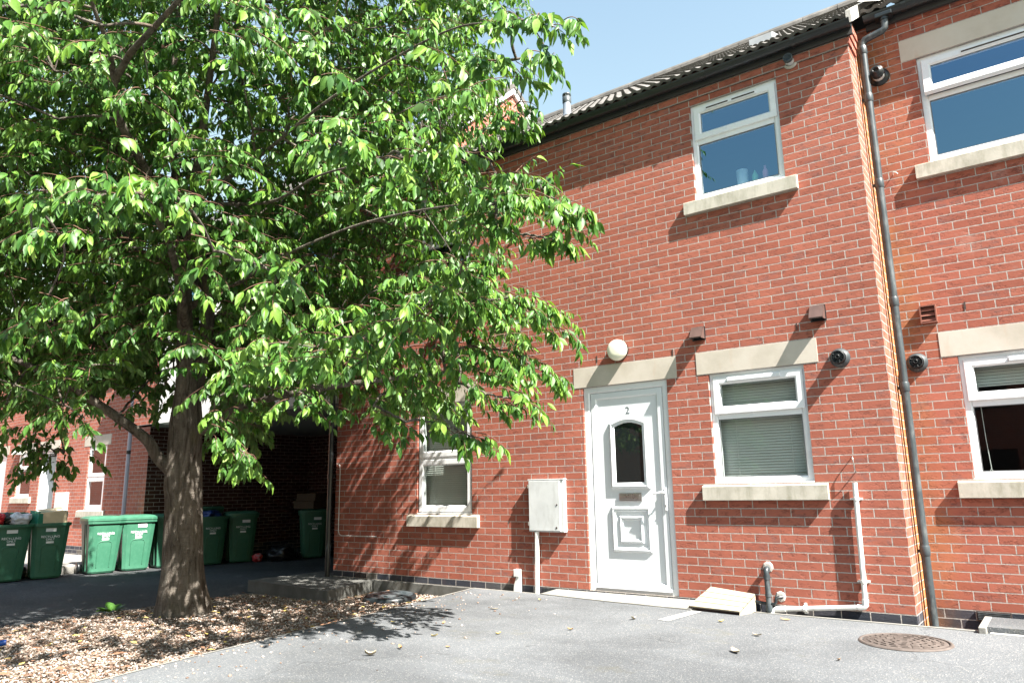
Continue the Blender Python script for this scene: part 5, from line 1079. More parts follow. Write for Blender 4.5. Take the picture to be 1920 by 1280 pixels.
BL = "-412,-633,490,42,10;-393,-330,665,42,10;-782,-431,666,42,10;-442,-596,588,42,10;-446,-386,665,42,10;-817,-375,665,42,10;-660,-124,531,42,5;-697,-61,377,42,10;-481,-105,451,42,5;-672,-355,580,42,5;-386,-414,683,42,10;-535,-308,690,42,10;-963,-246,443,42,10;-507,-296,533,42,5;-772,-249,574,42,10;-628,-389,350,42,5;-928,-258,408,42,10;-885,-360,667,42,10;-405,-476,436,42,10;-640,-102,604,42,10;-821,-421,396,42,10;-512,-207,498,42,5;-410,-526,563,42,10;-672,-235,502,42,5;-420,-298,561,42,5;-760,-443,461,42,10;-920,-436,494,42,10;-687,-271,364,42,5;-586,-494,746,42,10;-517,-73,491,42,5;-544,-493,558,42,10;-875,-404,324,42,10;-599,-546,599,42,10;-904,-441,440,42,10;-852,-461,621,42,10;-663,-414,258,42,10;-588,-335,716,42,10;-945,-262,543,42,10;-338,-588,434,42,10;-858,-365,382,42,10;-778,-353,581,42,10;-495,-490,602,42,10;-814,-382,461,42,10;-464,-369,583,42,5;-603,-332,289,42,5;-971,-298,418,42,10;-699,-589,352,42,10;-512,-209,277,42,5;-596,-243,635,42,5;-642,-668,494,42,10;-696,-542,453,42,10;-869,-195,317,42,10;-735,-251,526,42,5;-488,-57,217,42,10;-751,-474,645,42,10;-390,-201,494,42,5;-661,-149,411,42,5;-547,-392,397,42,5;-633,-359,641,42,5;-626,-406,570,42,5;-586,-586,422,42,10;-935,-266,321,42,10;-839,-318,289,42,10;-456,-319,437,42,5;-283,-194,263,42,10;-739,-341,422,42,5;-526,-430,738,42,10;-742,-319,517,42,5;-618,-530,477,42,10;-322,-279,223,42,10;-396,-253,615,42,10;-435,-224,583,42,5;-395,-384,764,42,10;-598,-143,300,42,5;-435,-192,717,42,10;-730,-573,482,42,10;-753,-515,268,42,10;-765,-352,723,42,10;-519,-321,429,42,5;-681,-525,400,42,10;-709,-568,651,42,10;-592,-414,690,42,10;-642,-319,705,42,10;-748,-131,251,42,10;-665,-393,411,42,5;-941,-394,553,42,10;-606,-154,387,42,5;-758,-207,400,42,5;-619,-337,347,42,5;-467,-191,661,42,10;-725,-210,456,42,5;-574,-276,467,42,5;-899,-401,408,42,10;-726,-363,599,42,10;-508,-124,555,42,5;-681,-247,557,42,5;-783,-357,524,42,10;-526,-165,380,42,5;-544,-364,772,42,10;-639,-270,681,42,10;-703,-520,608,42,10;-812,-482,516,42,10;-477,-37,334,42,10;-399,-430,526,42,5;-438,-316,620,42,5;-781,-293,305,42,10;-480,-355,778,42,10;-562,-443,430,42,5;-339,-57,416,42,10;-427,-64,365,42,10;-584,-356,412,42,5;-675,-359,711,42,10;-462,-194,300,42,5;-839,-512,294,42,10;-877,-355,602,42,10;-672,-335,366,42,5;-905,-464,362,42,10;-900,-471,528,42,10;-370,-343,550,42,5;-366,-416,474,42,5;-594,-83,323,42,10;-400,-239,777,42,10;-351,-206,420,42,5;-372,-157,235,42,10;-504,-539,580,42,10;-940,-198,361,42,10;-544,-61,273,42,10;-366,-439,590,42,10;-519,-276,366,42,5;-921,-430,325,42,10;-486,-617,485,42,10;-578,-573,483,42,10;-563,-329,469,42,5;-411,-247,524,42,5;-640,-258,732,42,10;-738,-114,440,42,10;-820,-317,696,42,10;-306,-246,257,42,10;-824,-411,291,42,10;-614,-198,344,42,5;-819,-206,427,42,10;-709,-386,272,42,10;-837,-290,644,42,10;-605,-481,450,42,5;-853,-341,450,42,10;-795,-499,637,42,10;-564,-462,698,42,10;-524,-52,616,42,10;-563,-484,490,42,5;-573,-295,762,42,10;-827,-246,373,42,10;-922,-323,616,42,10;-604,-300,384,42,5;-445,-203,441,42,5;-699,-592,421,42,10;-680,-384,536,42,5;-483,-432,592,42,5;-884,-401,508,42,10;-679,-425,325,42,5;-361,-221,566,42,10;-480,-476,711,42,10;-460,-237,756,42,10;-433,-584,462,42,10;-334,-281,609,42,10;-354,-134,683,42,10;-429,-428,416,42,5;-418,-60,669,42,10;-291,-331,209,42,10;-823,-519,549,42,10;-397,-275,218,42,10;-362,-177,644,42,10;-436,-624,396,42,10;-531,-595,564,42,10;-473,-267,332,42,5;-584,-396,211,42,10;-554,-433,638,42,10;-536,-145,692,42,10;-688,-70,464,42,10;-547,-651,385,42,10;-705,-73,511,42,10;-402,-144,430,42,5;-532,-347,336,42,5;-643,-48,261,42,10;-508,-158,295,42,5;-900,-232,354,42,10;-828,-69,282,42,10;-341,-393,741,42,10;-869,-538,438,42,10;-363,-449,715,42,10;-792,-464,306,42,10;-882,-429,594,42,10;-574,-303,515,42,5;-774,-200,339,42,10;-332,-170,507,42,10;-493,-242,582,42,5;-570,-252,414,42,5;-503,-142,765,42,10;-557,-509,189,42,10;-692,-305,694,42,10;-810,-502,439,42,10;-575,-165,346,42,5;-619,-356,750,42,10;-757,-145,380,42,10;-596,-501,690,42,10;-623,-90,513,42,5;-947,-199,425,42,10;-463,-448,449,42,5;-476,-564,401,42,10;-350,-479,541,42,10;-624,-267,480,42,5;-414,-443,741,42,10;-585,-77,449,42,5;-438,-409,368,42,5;-721,-392,473,42,5;-176,-369,343,42,10;-532,-415,786,42,10;-283,-227,214,42,10;-551,-257,659,42,5;-495,-120,717,42,10;-579,-651,490,42,10;-818,-345,355,42,10;-471,-463,550,42,5;-428,-350,471,42,5;-644,-483,692,42,10;-449,-42,585,42,10;-656,-269,307,42,5;-757,-340,273,42,10;-856,-498,352,42,10;-772,-296,675,42,10;-214,-452,440,42,10;-892,-258,628,42,10;-873,-96,317,42,10;-788,-254,514,42,5;-774,-417,288,42,10;-541,-211,438,42,5;-660,-405,680,42,10;-737,-314,770,42,10;-530,-188,721,42,10;-650,-449,426,42,5;-916,-366,460,42,10;-480,-253,633,42,5;-704,-440,248,42,10;-584,-158,622,42,5;-713,-174,376,42,5;-726,-349,687,42,10;-472,-268,443,42,5;-908,-296,556,42,10;-628,-186,447,42,5;-345,-359,633,42,10;-375,-306,732,42,10;-526,-489,736,42,10;-750,-621,444,42,10;-483,-63,537,42,10;-454,-535,601,42,10;-848,-252,300,42,10;-711,-432,428,42,5;-477,-543,487,42,10;-486,-483,490,42,5;-855,-284,418,42,10;-542,-408,577,42,5;-801,-412,588,42,10;-372,-473,671,42,10;-659,-498,508,42,10;-901,-406,280,42,10;-678,-122,357,42,5;-784,-323,484,42,5;-460,-550,545,42,10;-896,-347,540,42,10;-387,-553,392,42,10;-698,-43,316,42,10;-762,-408,555,42,10;-536,-350,520,42,5;-354,-253,741,42,10;-335,-500,450,42,10;-715,-517,359,42,10;-765,-265,400,42,5;-953,-350,350,42,10;-563,-539,694,42,10;-729,-467,514,42,10;-658,-562,299,42,10;-700,-332,480,42,5;-733,-122,500,42,10;-266,-547,445,42,10;-858,-485,485,42,10;-772,-565,418,42,10;-516,-215,769,42,10;-381,-166,533,42,5;-448,-310,684,42,10;-759,-386,332,42,10;-666,-188,534,42,5;-771,-438,234,42,10;-465,-113,659,42,10;-579,-500,624,42,10;-568,-198,663,42,10;-532,-276,588,42,5;-821,-109,346,42,10;-918,-300,377,42,10;-509,-446,336,42,5;-427,-175,557,42,5;-637,-606,383,42,10;-509,-149,622,42,10;-334,-226,188,42,10;-487,-179,237,42,10;-401,-575,554,42,10;-345,-365,467,42,5;-751,-185,288,42,10;-471,-160,380,42,5;-379,-311,507,42,5;-573,-136,489,42,5;-338,-191,731,42,10;-426,-179,340,42,5;-773,-499,390,42,10;-807,-323,425,42,10;-492,-310,586,42,5;-494,-59,670,42,10;-828,-237,621,42,10;-561,-186,501,42,5;-710,-391,754,42,10;-478,-337,530,42,5;-669,-118,454,42,5;-573,-200,567,42,5;-416,-211,230,42,10;-804,-145,304,42,10;-457,-184,774,42,10;-293,-223,456,42,10;-532,-86,399,42,5;-296,-423,432,42,10;-817,-430,502,42,10;-650,-428,495,42,5;-566,-355,579,42,5;-453,-125,413,42,5;-632,-464,618,42,10;-754,-432,718,42,10;-557,-105,716,42,10;-561,-268,328,42,5;-394,-245,708,42,10;-616,-315,467,42,5;-791,-278,449,42,5;-675,-608,605,42,10;-779,-395,423,42,10;-839,-552,511,42,10;-678,-275,604,42,5;-818,-453,557,42,10;-541,-380,643,42,5;-803,-42,394,42,10;-485,-630,547,42,10;-704,-437,700,42,10;-396,-155,302,42,10;-620,-531,410,42,10;-340,-392,580,42,10;-246,-314,226,42,10;-357,-258,665,42,10;-818,-484,243,42,10;-797,-300,579,42,10;-481,-339,722,42,10;-363,-127,578,42,10;-823,-49,329,42,10;-788,-252,656,42,10;-520,-425,472,42,5;-311,-160,218,42,10;-868,-458,316,42,10;-884,-308,668,42,10;-432,-116,517,42,5;-699,-175,319,42,5;-782,-581,594,42,10;-610,-68,634,42,10;-515,-271,781,42,10;-464,-300,377,42,5;-759,-496,587,42,10;-527,-540,471,42,10;-787,-273,252,42,10;-672,-283,781,42,10;-665,-345,251,42,10;-639,-655,376,42,10;-782,-50,276,42,10;-698,-236,302,42,5;-422,-173,622,42,10;-666,-340,304,42,5;-862,-304,361,42,10;-538,-216,350,42,5;-198,-307,303,42,10;-723,-477,403,42,10;-452,-144,735,42,10;-554,-97,589,42,10;-883,-194,421,42,10;-714,-432,555,42,10;-244,-274,258,42,10;-392,-87,605,42,10;-447,-363,392,42,5;-488,-161,443,42,5;-649,-484,338,42,10;-774,-547,636,42,10;-579,-423,542,42,5;-758,-104,321,42,10;-822,-124,397,42,10;-804,-328,241,42,10;-258,-473,414,42,10;-573,-49,684,42,10;-587,-440,766,42,10;-582,-90,546,42,5;-533,-564,418,42,10;-574,-463,380,42,5;-676,-180,465,42,5;-608,-455,567,42,5;-781,-576,302,42,10;-699,-325,624,42,10;-534,-365,705,42,10;-645,-533,615,42,10;-760,-404,627,42,10;-684,-341,419,42,5;-843,-274,519,42,10;-620,-663,431,42,10;-432,-318,731,42,10;-595,-389,265,42,5;-753,-336,328,42,5;-482,-429,690,42,10;-737,-257,637,42,10;-895,-313,487,42,10;-784,-518,334,42,10;-729,-425,355,42,5;-813,-378,221,42,10;-623,-224,565,42,5;-580,-336,635,42,5;-421,-97,722,42,10;-886,-286,311,42,10;-645,-211,382,42,5;-432,-471,593,42,10;-611,-121,644,42,10;-652,-44,438,42,10;-608,-197,518,42,5;-687,-126,263,42,10;-838,-340,502,42,10;-855,-304,595,42,10;-621,-618,486,42,10;-831,-378,554,42,10;-421,-364,709,42,10;-743,-498,456,42,10;-637,-81,389,42,5;-661,-300,645,42,10;-501,-98,345,42,5;-958,-246,370,42,10;-431,-543,419,42,10;-538,-232,617,42,5;-809,-552,365,42,10;-377,-175,596,42,10;-717,-277,450,42,5;-821,-567,463,42,10;-361,-68,283,42,10;-516,-197,576,42,5;-608,-351,517,42,5;-473,-419,765,42,10;-583,-369,362,42,5;-555,-250,540,42,5;-492,-500,440,42,5;-911,-503,430,42,10;-882,-255,491,42,10;-484,-250,501,42,5;-754,-380,232,42,10;-721,-92,278,42,10;-853,-354,317,42,10;-815,-365,266,42,10;-364,-121,312,42,10;-907,-328,271,42,10;-740,-232,320,42,10;-593,-202,249,42,10;-947,-226,283,42,10;-481,-202,346,42,10;-591,-43,300,42,10;-725,-297,386,42,10;-621,-166,248,42,10;-809,-92,237,42,10;-676,-298,264,42,10;-582,-206,299,42,10;-714,-366,352,42,10;-686,-172,241,42,10;-455,-101,328,42,10;-635,-392,207,42,10;-796,-291,353,42,10;-771,-63,338,42,10;-329,-106,287,42,10;-519,-274,300,42,10;-553,-59,334,42,10;-642,-108,322,42,10;-617,-103,267,42,10;-518,-241,402,42,10;-916,-276,261,42,10;-817,-218,337,42,10;-547,-331,390,42,10;-694,-167,179,42,10;-429,-376,338,42,10;-359,-248,253,42,10;-646,-182,211,42,10;-380,-186,200,42,10;-834,-275,263,42,10;-764,-329,374,42,10;-881,-296,238,42,10;-572,-323,335,42,10;-564,-125,366,42,10;-548,-47,227,42,10;-725,-296,278,42,10;-748,-117,196,42,10;-897,-329,327,42,10;-807,-236,290,42,10;-813,-198,379,42,10;-737,-153,340,42,10;-669,-184,283,42,10;-634,-375,302,42,10;-836,-159,348,42,10;-731,-422,307,42,10;-611,-212,194,42,10;-554,-156,247,42,10;-327,-199,252,42,10;-473,-156,324,42,10;-589,-242,354,42,10;-471,-221,387,42,10;-690,-381,315,42,10;-722,-140,294,42,10;-626,-292,344,42,10;-421,-129,270,42,10;-387,-91,344,42,10;-632,-156,346,42,10;-636,-49,331,42,10;-860,-336,248,42,10;-708,-358,209,42,10;-586,-414,350,42,10;-578,-201,413,42,10;-743,-260,359,42,10;-418,-200,287,42,10;-888,-235,288,42,10;-866,-89,265,42,10;-360,-315,217,42,10;-499,-368,373,42,10;-642,-145,282,42,10;-735,-81,361,42,10;-743,-322,230,42,10;-448,-154,230,42,10;-406,-175,383,42,10;-944,-176,309,42,10;-706,-299,324,42,10;-548,-237,290,42,10;-709,-133,218,42,10;-596,-44,234,42,10;-720,-223,371,42,10;-421,-240,310,42,10;-396,-348,212,42,10;-279,-231,291,42,10;-672,-75,342,42,10;-672,-78,280,42,10;-777,-100,269,42,10;-375,-223,288,42,10;-620,-348,228,42,10;-868,-201,372,42,10;-833,-116,282,42,10;-639,-360,384,42,10;-782,-247,330,42,10;-530,-403,351,42,10;-846,-309,213,42,10;-626,-192,298,42,10;-709,-339,279,42,10;-491,-120,384,42,10;-301,-134,263,42,10;-869,-143,317,42,10;-799,-350,313,42,10;-172,-331,419,12,10;-161,-334,412,12,10;-150,-337,406,12,10;-139,-340,399,12,10;-128,-343,393,12,10;-120,-345,388,12,10;-113,-348,383,12,10;-106,-351,378,12,10;-98,-354,374,12,10;-191,-314,398,10,10;-183,-315,396,10,10;-176,-315,394,10,10;-168,-316,393,10,10;-161,-316,391,10,10;-154,-314,391,10,10;-148,-312,390,10,10;-141,-310,389,10,10;-135,-309,389,10,10;-205,-291,362,11,10;-199,-291,364,11,10;-192,-290,365,11,10;-186,-290,367,11,10;-180,-291,369,11,10;-174,-291,372,11,10;-168,-291,375,11,10;-207,-290,304,17,10;-198,-291,303,17,10;-190,-292,302,17,10;-181,-293,301,17,10;-173,-294,300,17,10;-164,-295,299,17,10;-155,-297,294,17,10;-147,-300,288,17,10;-138,-302,283,17,10;-129,-304,277,17,10;-120,-306,272,17,10;-194,-286,327,12,10;-184,-286,323,12,10;-173,-285,318,12,10;-162,-285,314,12,10;-155,-286,306,12,10;-147,-286,298,12,10;-139,-287,290,12,10;-203,-295,285,16,10;-194,-294,283,16,10;-185,-293,280,16,10;-176,-292,277,16,10;-168,-291,274,16,10;-161,-292,272,16,10;-154,-293,269,16,10;-147,-293,266,16,10;-140,-294,264,16,10;-286,-223,258,18,10;-276,-220,258,18,10;-266,-218,258,18,10;-257,-216,258,18,10;-247,-214,257,18,10;-237,-212,257,18,10;-231,-208,252,18,10;-225,-205,247,18,10;-219,-202,242,18,10;-213,-199,238,18,10;-207,-195,233,18,10;-283,-212,223,18,10;-273,-210,220,18,10;-263,-208,218,18,10;-253,-207,216,18,10;-243,-205,214,18,10;-236,-204,209,18,10;-228,-204,203,18,10;-221,-203,198,18,10;-213,-203,193,18,10;-282,-227,189,15,10;-271,-228,185,15,10;-261,-229,181,15,10;-251,-230,177,15,10;-240,-231,174,15,10;-234,-229,173,15,10;-228,-228,172,15,10;-222,-226,171,15,10;-216,-225,170,15,10;-279,-268,155,15,10;-269,-268,152,15,10;-258,-267,149,15,10;-247,-267,145,15,10;-242,-267,144,15,10;-237,-267,142,15,10;-232,-267,140,15,10;-521,-301,179,20,10;-513,-300,172,20,10;-506,-299,164,20,10;-498,-298,156,20,10;-491,-296,148,20,10;-486,-295,145,20,10;-482,-295,141,20,10;-478,-294,137,20,10;-474,-293,134,20,10;-599,-399,183,18,10;-587,-394,175,18,10;-575,-390,168,18,10;-391,-512,285,22,10;-379,-508,285,22,10;-368,-504,285,22,10;-356,-500,284,22,10;-344,-496,284,22,10;-332,-493,283,22,10;-326,-488,282,22,10;-319,-482,282,22,10;-313,-477,281,22,10;-306,-472,280,22,10;-299,-467,279,22,10;-372,-516,262,15,10;-362,-513,259,15,10;-353,-510,257,15,10;-343,-506,255,15,10;-321,-428,260,18,10;-308,-420,253,18,10;-295,-413,247,18,10;-282,-406,240,18,10;-284,-406,234,18,10;-287,-407,228,18,10;-289,-407,223,18,10;-431,-480,244,20,10;-435,-480,233,20,10;-440,-481,222,20,10;-240,-409,325,25,10;-235,-404,322,25,10;-230,-400,319,25,10;-225,-395,315,25,10;-220,-391,312,25,10;-215,-386,308,25,10;-210,-378,311,25,10;-206,-370,313,25,10;-201,-362,315,25,10;-197,-354,318,25,10;-192,-347,320,25,10;-862,-337,172,25,10;-852,-329,167,25,10;-843,-321,162,25,10;-834,-313,157,25,10;-824,-304,153,25,10;-832,-309,150,25,10;-840,-315,147,25,10;-848,-320,144,25,10;-856,-325,141,25,10;-430,-275,191,18,10;-417,-273,186,18,10;-405,-271,182,18,10;-392,-269,177,18,10;-325,-281,170,20,10;-314,-280,165,20,10;-303,-279,160,20,10;-292,-278,155,20,10;-715,-295,285,36,10;-729,-285,274,36,10;-743,-276,262,36,10;-756,-266,251,36,10;-752,-256,258,36,10;-748,-246,265,36,10;-743,-236,272,36,10;-725,-324,270,34,10;-742,-321,260,34,10;-759,-318,250,34,10;-776,-316,241,34,10;-795,-325,237,34,10;-814,-334,234,34,10;-832,-343,231,34,10;-686,-193,271,36,10;-678,-184,276,36,10;-670,-175,281,36,10;-662,-166,285,36,10;-646,-158,282,36,10;-629,-149,279,36,10;-613,-140,276,36,10;-592,-146,262,36,10;-570,-152,248,36,10;-549,-158,234,36,10;-635,-214,306,36,10;-623,-198,309,36,10;-612,-183,312,36,10;-601,-167,316,36,10;-691,-304,192,22,10;-704,-291,204,22,10;-716,-278,217,22,10;-729,-265,229,22,10;-761,-405,285,36,10;-760,-394,277,36,10;-760,-384,269,36,10;-760,-373,261,36,10;-736,-241,213,30,10;-730,-240,225,30,10;-724,-239,238,30,10;-719,-237,250,30,10;-686,-424,748,42,10;-616,-113,413,42,10;-423,-251,400,42,10;-793,-429,330,42,10;-624,-469,732,42,10;-535,-56,452,42,10;-565,-157,420,42,10;-530,-294,226,42,10;-787,-413,372,42,10;-495,-287,261,42,10;-589,-387,770,42,10;-920,-321,419,42,10;-309,-198,386,42,10;-805,-471,404,42,10;-708,-231,415,42,10;-617,-235,433,42,10;-938,-306,513,42,10;-577,-398,644,42,10;-743,-324,584,42,10;-615,-256,538,42,10;-647,-158,497,42,10;-363,-258,432,42,10;-358,-189,683,42,10;-759,-485,343,42,10;-365,-249,491,42,10;-636,-485,561,42,10;-849,-424,241,42,10;-690,-294,559,42,10;-589,-441,488,42,10;-644,-340,427,42,10;-362,-171,463,42,10;-809,-251,698,42,10;-619,-305,738,42,10;-452,-212,495,42,10;-650,-328,520,42,10;-572,-303,669,42,10;-382,-106,649,42,10;-700,-148,447,42,10;-400,-254,366,42,10;-780,-160,332,42,10;-823,-440,650,42,10;-733,-37,480,42,10;-350,-182,379,42,10;-513,-279,715,42,10;-418,-94,557,42,10;-497,-383,677,42,10;-647,-410,612,42,10;-401,-334,761,42,10;-614,-448,522,42,10;-951,-387,408,42,10;-873,-418,457,42,10;-387,-131,715,42,10;-495,-334,646,42,10;-411,-353,634,42,10;-615,-387,711,42,10;-390,-279,650,42,10;-664,-39,400,42,10;-546,-67,553,42,10;-633,-426,717,42,10;-427,-172,673,42,10;-700,-147,534,42,10;-508,-115,646,42,10;-409,-303,442,42,10;-506,-192,619,42,10;-578,-237,214,42,10;-923,-446,561,42,10;-700,-475,449,42,10;-947,-220,517,42,10;-571,-37,615,42,10;-401,-205,434,42,10;-977,-282,486,42,10;-773,-156,465,42,10;-799,-405,691,42,10;-670,-431,460,42,10;-960,-325,448,42,10;-622,-43,575,42,10;-697,-270,649,42,10;-464,-44,484,42,10;-786,-287,728,42,10;-687,-534,684,42,10;-690,-290,509,42,10;-444,-73,619,42,10;-438,-248,632,42,10;-830,-566,414,42,10;-431,-132,566,42,10;-629,-120,557,42,10;-645,-450,763,42,10;-523,-426,664,42,10;-691,-355,751,42,10;-753,-241,453,42,10;-873,-478,589,42,10;-827,-265,479,42,10;-691,-466,632,42,10;-597,-216,483,42,10;-622,-295,429,42,10;-483,-202,425,42,10;-631,-77,462,42,10;-657,-346,779,42,10;-529,-184,328,42,10;-529,-162,548,42,10;-632,-381,486,42,10;-862,-472,409,42,10;-452,-244,693,42,10;-867,-254,359,42,10;-657,-210,595,42,10;-824,-538,326,42,10;-881,-509,513,42,10;-750,-540,528,42,10;-385,-85,704,42,10;-720,-440,651,42,10;-621,-41,372,42,10;-850,-237,556,42,10;-480,-108,216,42,10;-940,-350,574,42,10;-540,-385,477,42,10;-729,-276,722,42,10;-577,-272,585,42,10;-575,-360,670,42,10;-374,-275,527,42,10;-404,-287,401,42,10;-516,-362,580,42,10;-452,-253,253,42,10;-486,-177,544,42,10;-609,-283,644,42,10;-604,-333,592,42,10;-834,-223,480,42,10;-388,-327,607,42,10;-691,-118,419,42,10;-431,-318,509,42,10;-440,-277,750,42,10;-955,-372,509,42,10;-686,-373,665,42,10;-811,-297,393,42,10;-721,-505,542,42,10;-360,-298,682,42,10;-341,-206,468,42,10;-506,-97,686,42,10;-589,-250,293,42,10;-910,-211,312,42,10;-709,-174,492,42,10;-826,-274,555,42,10;-486,-107,610,42,10;-315,-182,346,42,10;-505,-329,492,42,10;-909,-370,308,42,10;-693,-453,294,42,10;-542,-274,436,42,10;-762,-78,480,42,10;-609,-149,585,42,10;-796,-319,618,42,10;-679,-215,339,42,10;-363,-177,308,42,10;-578,-153,555,42,10;-578,-390,594,42,10;-809,-274,616,42,10;-571,-131,652,42,10;-510,-424,626,42,10;-826,-325,561,42,10;-685,-494,560,42,10;-837,-351,635,42,10;-529,-311,632,42,10;-865,-252,441,42,10;-596,-398,395,42,10;-355,-135,498,42,10;-429,-278,668,42,10;-796,-215,492,42,10;-928,-290,477,42,10;-551,-57,511,42,10;-460,-165,495,42,10;-769,-395,466,42,10;-428,-135,657,42,10;-834,-397,621,42,10;-772,-351,651,42,10;-725,-504,656,42,10;-758,-400,747,42,10;-783,-103,367,42,10;-753,-387,521,42,10;-756,-59,410,42,10;-410,-233,264,42,10;-657,-446,568,42,10;-509,-365,738,42,10;-422,-172,479,42,10;-632,-367,262,42,10;-757,-35,313,42,10;-731,-474,249,42,10;-914,-358,390,42,10;-719,-259,594,42,10;-817,-523,487,42,10;-713,-522,487,42,10;-481,-298,739,42,10;-600,-434,617,42,10;-307,-153,393,42,10;-456,-267,547,42,10;-463,-157,582,42,10;-365,-50,667,42,10;-817,-447,261,42,10;-576,-404,471,42,10;-850,-500,445,42,10;-851,-85,363,42,10;-547,-295,545,42,10;-339,-239,536,42,10;-681,-117,567,42,10;-746,-353,545,42,10;-852,-439,357,42,10;-747,-552,601,42,10;-962,-209,464,42,10;-737,-459,602,42,10;-934,-426,412,42,10;-872,-216,462,42,10;-941,-307,332,42,10;-583,-253,253,42,10;-382,-114,390,42,10;-828,-503,598,42,10;-722,-48,429,42,10;-365,-291,564,42,10;-752,-538,454,42,10;-938,-270,591,42,10;-381,-193,355,42,10;-384,-213,622,42,10;-690,-330,525,42,10;-552,-151,597,42,10;-651,-46,518,42,10;-714,-390,393,42,10;-523,-220,669,42,10;-752,-466,203,42,10;-625,-447,661,42,10;-553,-108,523,42,10;-532,-50,693,42,10;-496,-74,430,42,10;-699,-175,416,42,10;-498,-375,467,42,10;-442,-130,471,42,10;-798,-578,506,42,10;-638,-437,350,42,10;-368,-234,383,42,10;-735,-495,714,42,10;-726,-507,315,42,10;-544,-322,736,42,10;-714,-558,557,42,10;-504,-234,440,42,10;-699,-207,516,42,10;-434,-286,303,42,10;-447,-312,793,42,10;-506,-62,256,42,10;-790,-307,527,42,10;-652,-315,604,42,10;-437,-270,596,42,10;-333,-101,639,42,10;-659,-492,636,42,10;-916,-235,469,42,10;-726,-165,240,42,10;-791,-493,549,42,10;-600,-278,686,42,10;-612,-141,519,42,10;-594,-367,455,42,10;-435,-211,539,42,10;-333,-202,616,42,10;-568,-390,317,42,10;-869,-505,554,42,10;-497,-64,726,42,10;-803,-326,733,42,10;-527,-282,500,42,10;-641,-438,298,42,10;-559,-354,267,42,10;-462,-381,752,42,10;-891,-488,331,42,10;-905,-251,552,42,10;-670,-291,727,42,10;-695,-260,688,42,10;-793,-450,436,42,10;-786,-531,514,42,10;-494,-300,803,42,10;-720,-420,616,42,10;-330,-211,663,42,10;-863,-55,332,42,10;-484,-290,201,42,10;-791,-393,500,42,10;-769,-482,491,42,10;-954,-338,403,42,10;-769,-116,415,42,10;-493,-273,666,42,10;-519,-158,477,42,10;-632,-416,781,42,10;-393,-149,637,42,10;-672,-391,463,42,10;-608,-40,469,42,10;-644,-288,562,42,10;-349,-170,271,42,10;-449,-287,473,42,10;-871,-237,601,42,10;-405,-189,755,42,10;-454,-205,256,42,10;-526,-234,226,42,10;-474,-313,328,42,10;-694,-399,574,42,10;-760,-160,422,42,10;-718,-452,740,42,10;-539,-230,715,42,10;-692,-477,370,42,10;-716,-119,331,42,10;-690,-493,697,42,10;-850,-256,693,42,10;-472,-99,559,42,10;-725,-291,618,42,10;-816,-522,403,42,10;-591,-94,676,42,10;-353,-238,621,42,10;-488,-65,366,42,10;-382,-217,735,42,10;-488,-181,723,42,10;-644,-480,466,42,10;-388,-98,515,42,10;-649,-504,728,42,10;-491,-376,518,42,10;-834,-413,330,42,10;-404,-40,446,42,10;-606,-196,623,42,10;-740,-433,397,42,10;-458,-49,708,42,10;-709,-396,222,42,10;-777,-158,265,42,10;-895,-297,595,42,10;-575,-352,797,42,10;-741,-526,411,42,10;-627,-440,390,42,10;-416,-97,405,42,10;-764,-48,452,42,10;-909,-196,388,42,10;-454,-195,608,42,10;-872,-377,476,42,10;-515,-330,303,42,10;-739,-268,767,42,10;-336,-311,717,42,10;-619,-312,789,42,10;-896,-377,249,42,10;-691,-427,372,42,10;-406,-135,491,42,10;-843,-376,702,42,10;-934,-406,372,42,10;-809,-557,548,42,10;-904,-487,472,42,10;-608,-122,466,42,10;-749,-37,373,42,10;-807,-463,689,42,10;-809,-453,604,42,10;-640,-370,555,42,10;-765,-284,610,42,10;-687,-415,190,42,10;-485,-328,406,42,10;-766,-583,550,42,10;-669,-70,575,42,10;-862,-235,394,42,10;-638,-265,603,42,10;-669,-485,597,42,10;-537,-213,544,42,10;-868,-224,514,42,10;-342,-152,619,42,10;-580,-309,801,42,10;-630,-171,547,42,10;-783,-224,370,42,10;-869,-442,275,42,10;-842,-381,425,42,10;-760,-511,679,42,10;-745,-281,493,42,10;-606,-116,347,42,10;-686,-106,307,42,10;-720,-403,673,42,10;-444,-336,556,42,10;-734,-463,305,42,10;-562,-83,640,42,10;-562,-291,401,42,10;-793,-80,404,42,10;-784,-532,248,42,10;-606,-420,430,42,10;-843,-327,388,42,10;-550,-201,263,42,10;-768,-460,532,42,10;-396,-204,553,42,10;-676,-366,496,42,10;-581,-196,372,42,10;-814,-247,418,42,10;-611,-259,383,42,10;-412,-149,752,42,10;-761,-536,567,42,10;-568,-313,599,42,10;-714,-472,213,42,10;-313,-189,291,42,10;-624,-377,796,42,10;-677,-279,466,42,10;-863,-431,411,42,10;-834,-444,457,42,10;-422,-173,204,42,10;-686,-132,494,42,10;-412,-284,491,42,10;-487,-404,730,42,10;-730,-284,668,42,10;-816,-489,358,42,10;-531,-36,580,42,10;-673,-385,363,42,10;-673,-467,669,42,10;-661,-306,396,42,10;-357,-235,343,42,10;-454,-103,750,42,10;-716,-116,385,42,10;-520,-399,541,42,10;-547,-263,198,42,10;-485,-229,790,42,10;-522,-322,784,42,10;-760,-398,674,42,10;-397,-294,698,42,10;-755,-320,627,42,10;-851,-301,478,42,10;-692,-467,495,42,10;-578,-59,578,42,10"
blobs = [tuple(int(a) for a in s.split(',')) for s in BL.split(';')]
blobs = [(x/100, y/100, z/100, r/100, w/10) for x, y, z, r, w in blobs]
NP = np.array([n[0][:] for n in nodes]); 
bp = np.array([b[:3] for b in blobs]); d0 = np.array([np.min(np.linalg.norm(NP-p, axis=1)) for p in bp])
order = np.argsort(d0); par = {}; allp = [Vector(n[0]) for n in nodes]; parent_i = [-1]*len(allp); arr = NP.copy(); blob_node = {}
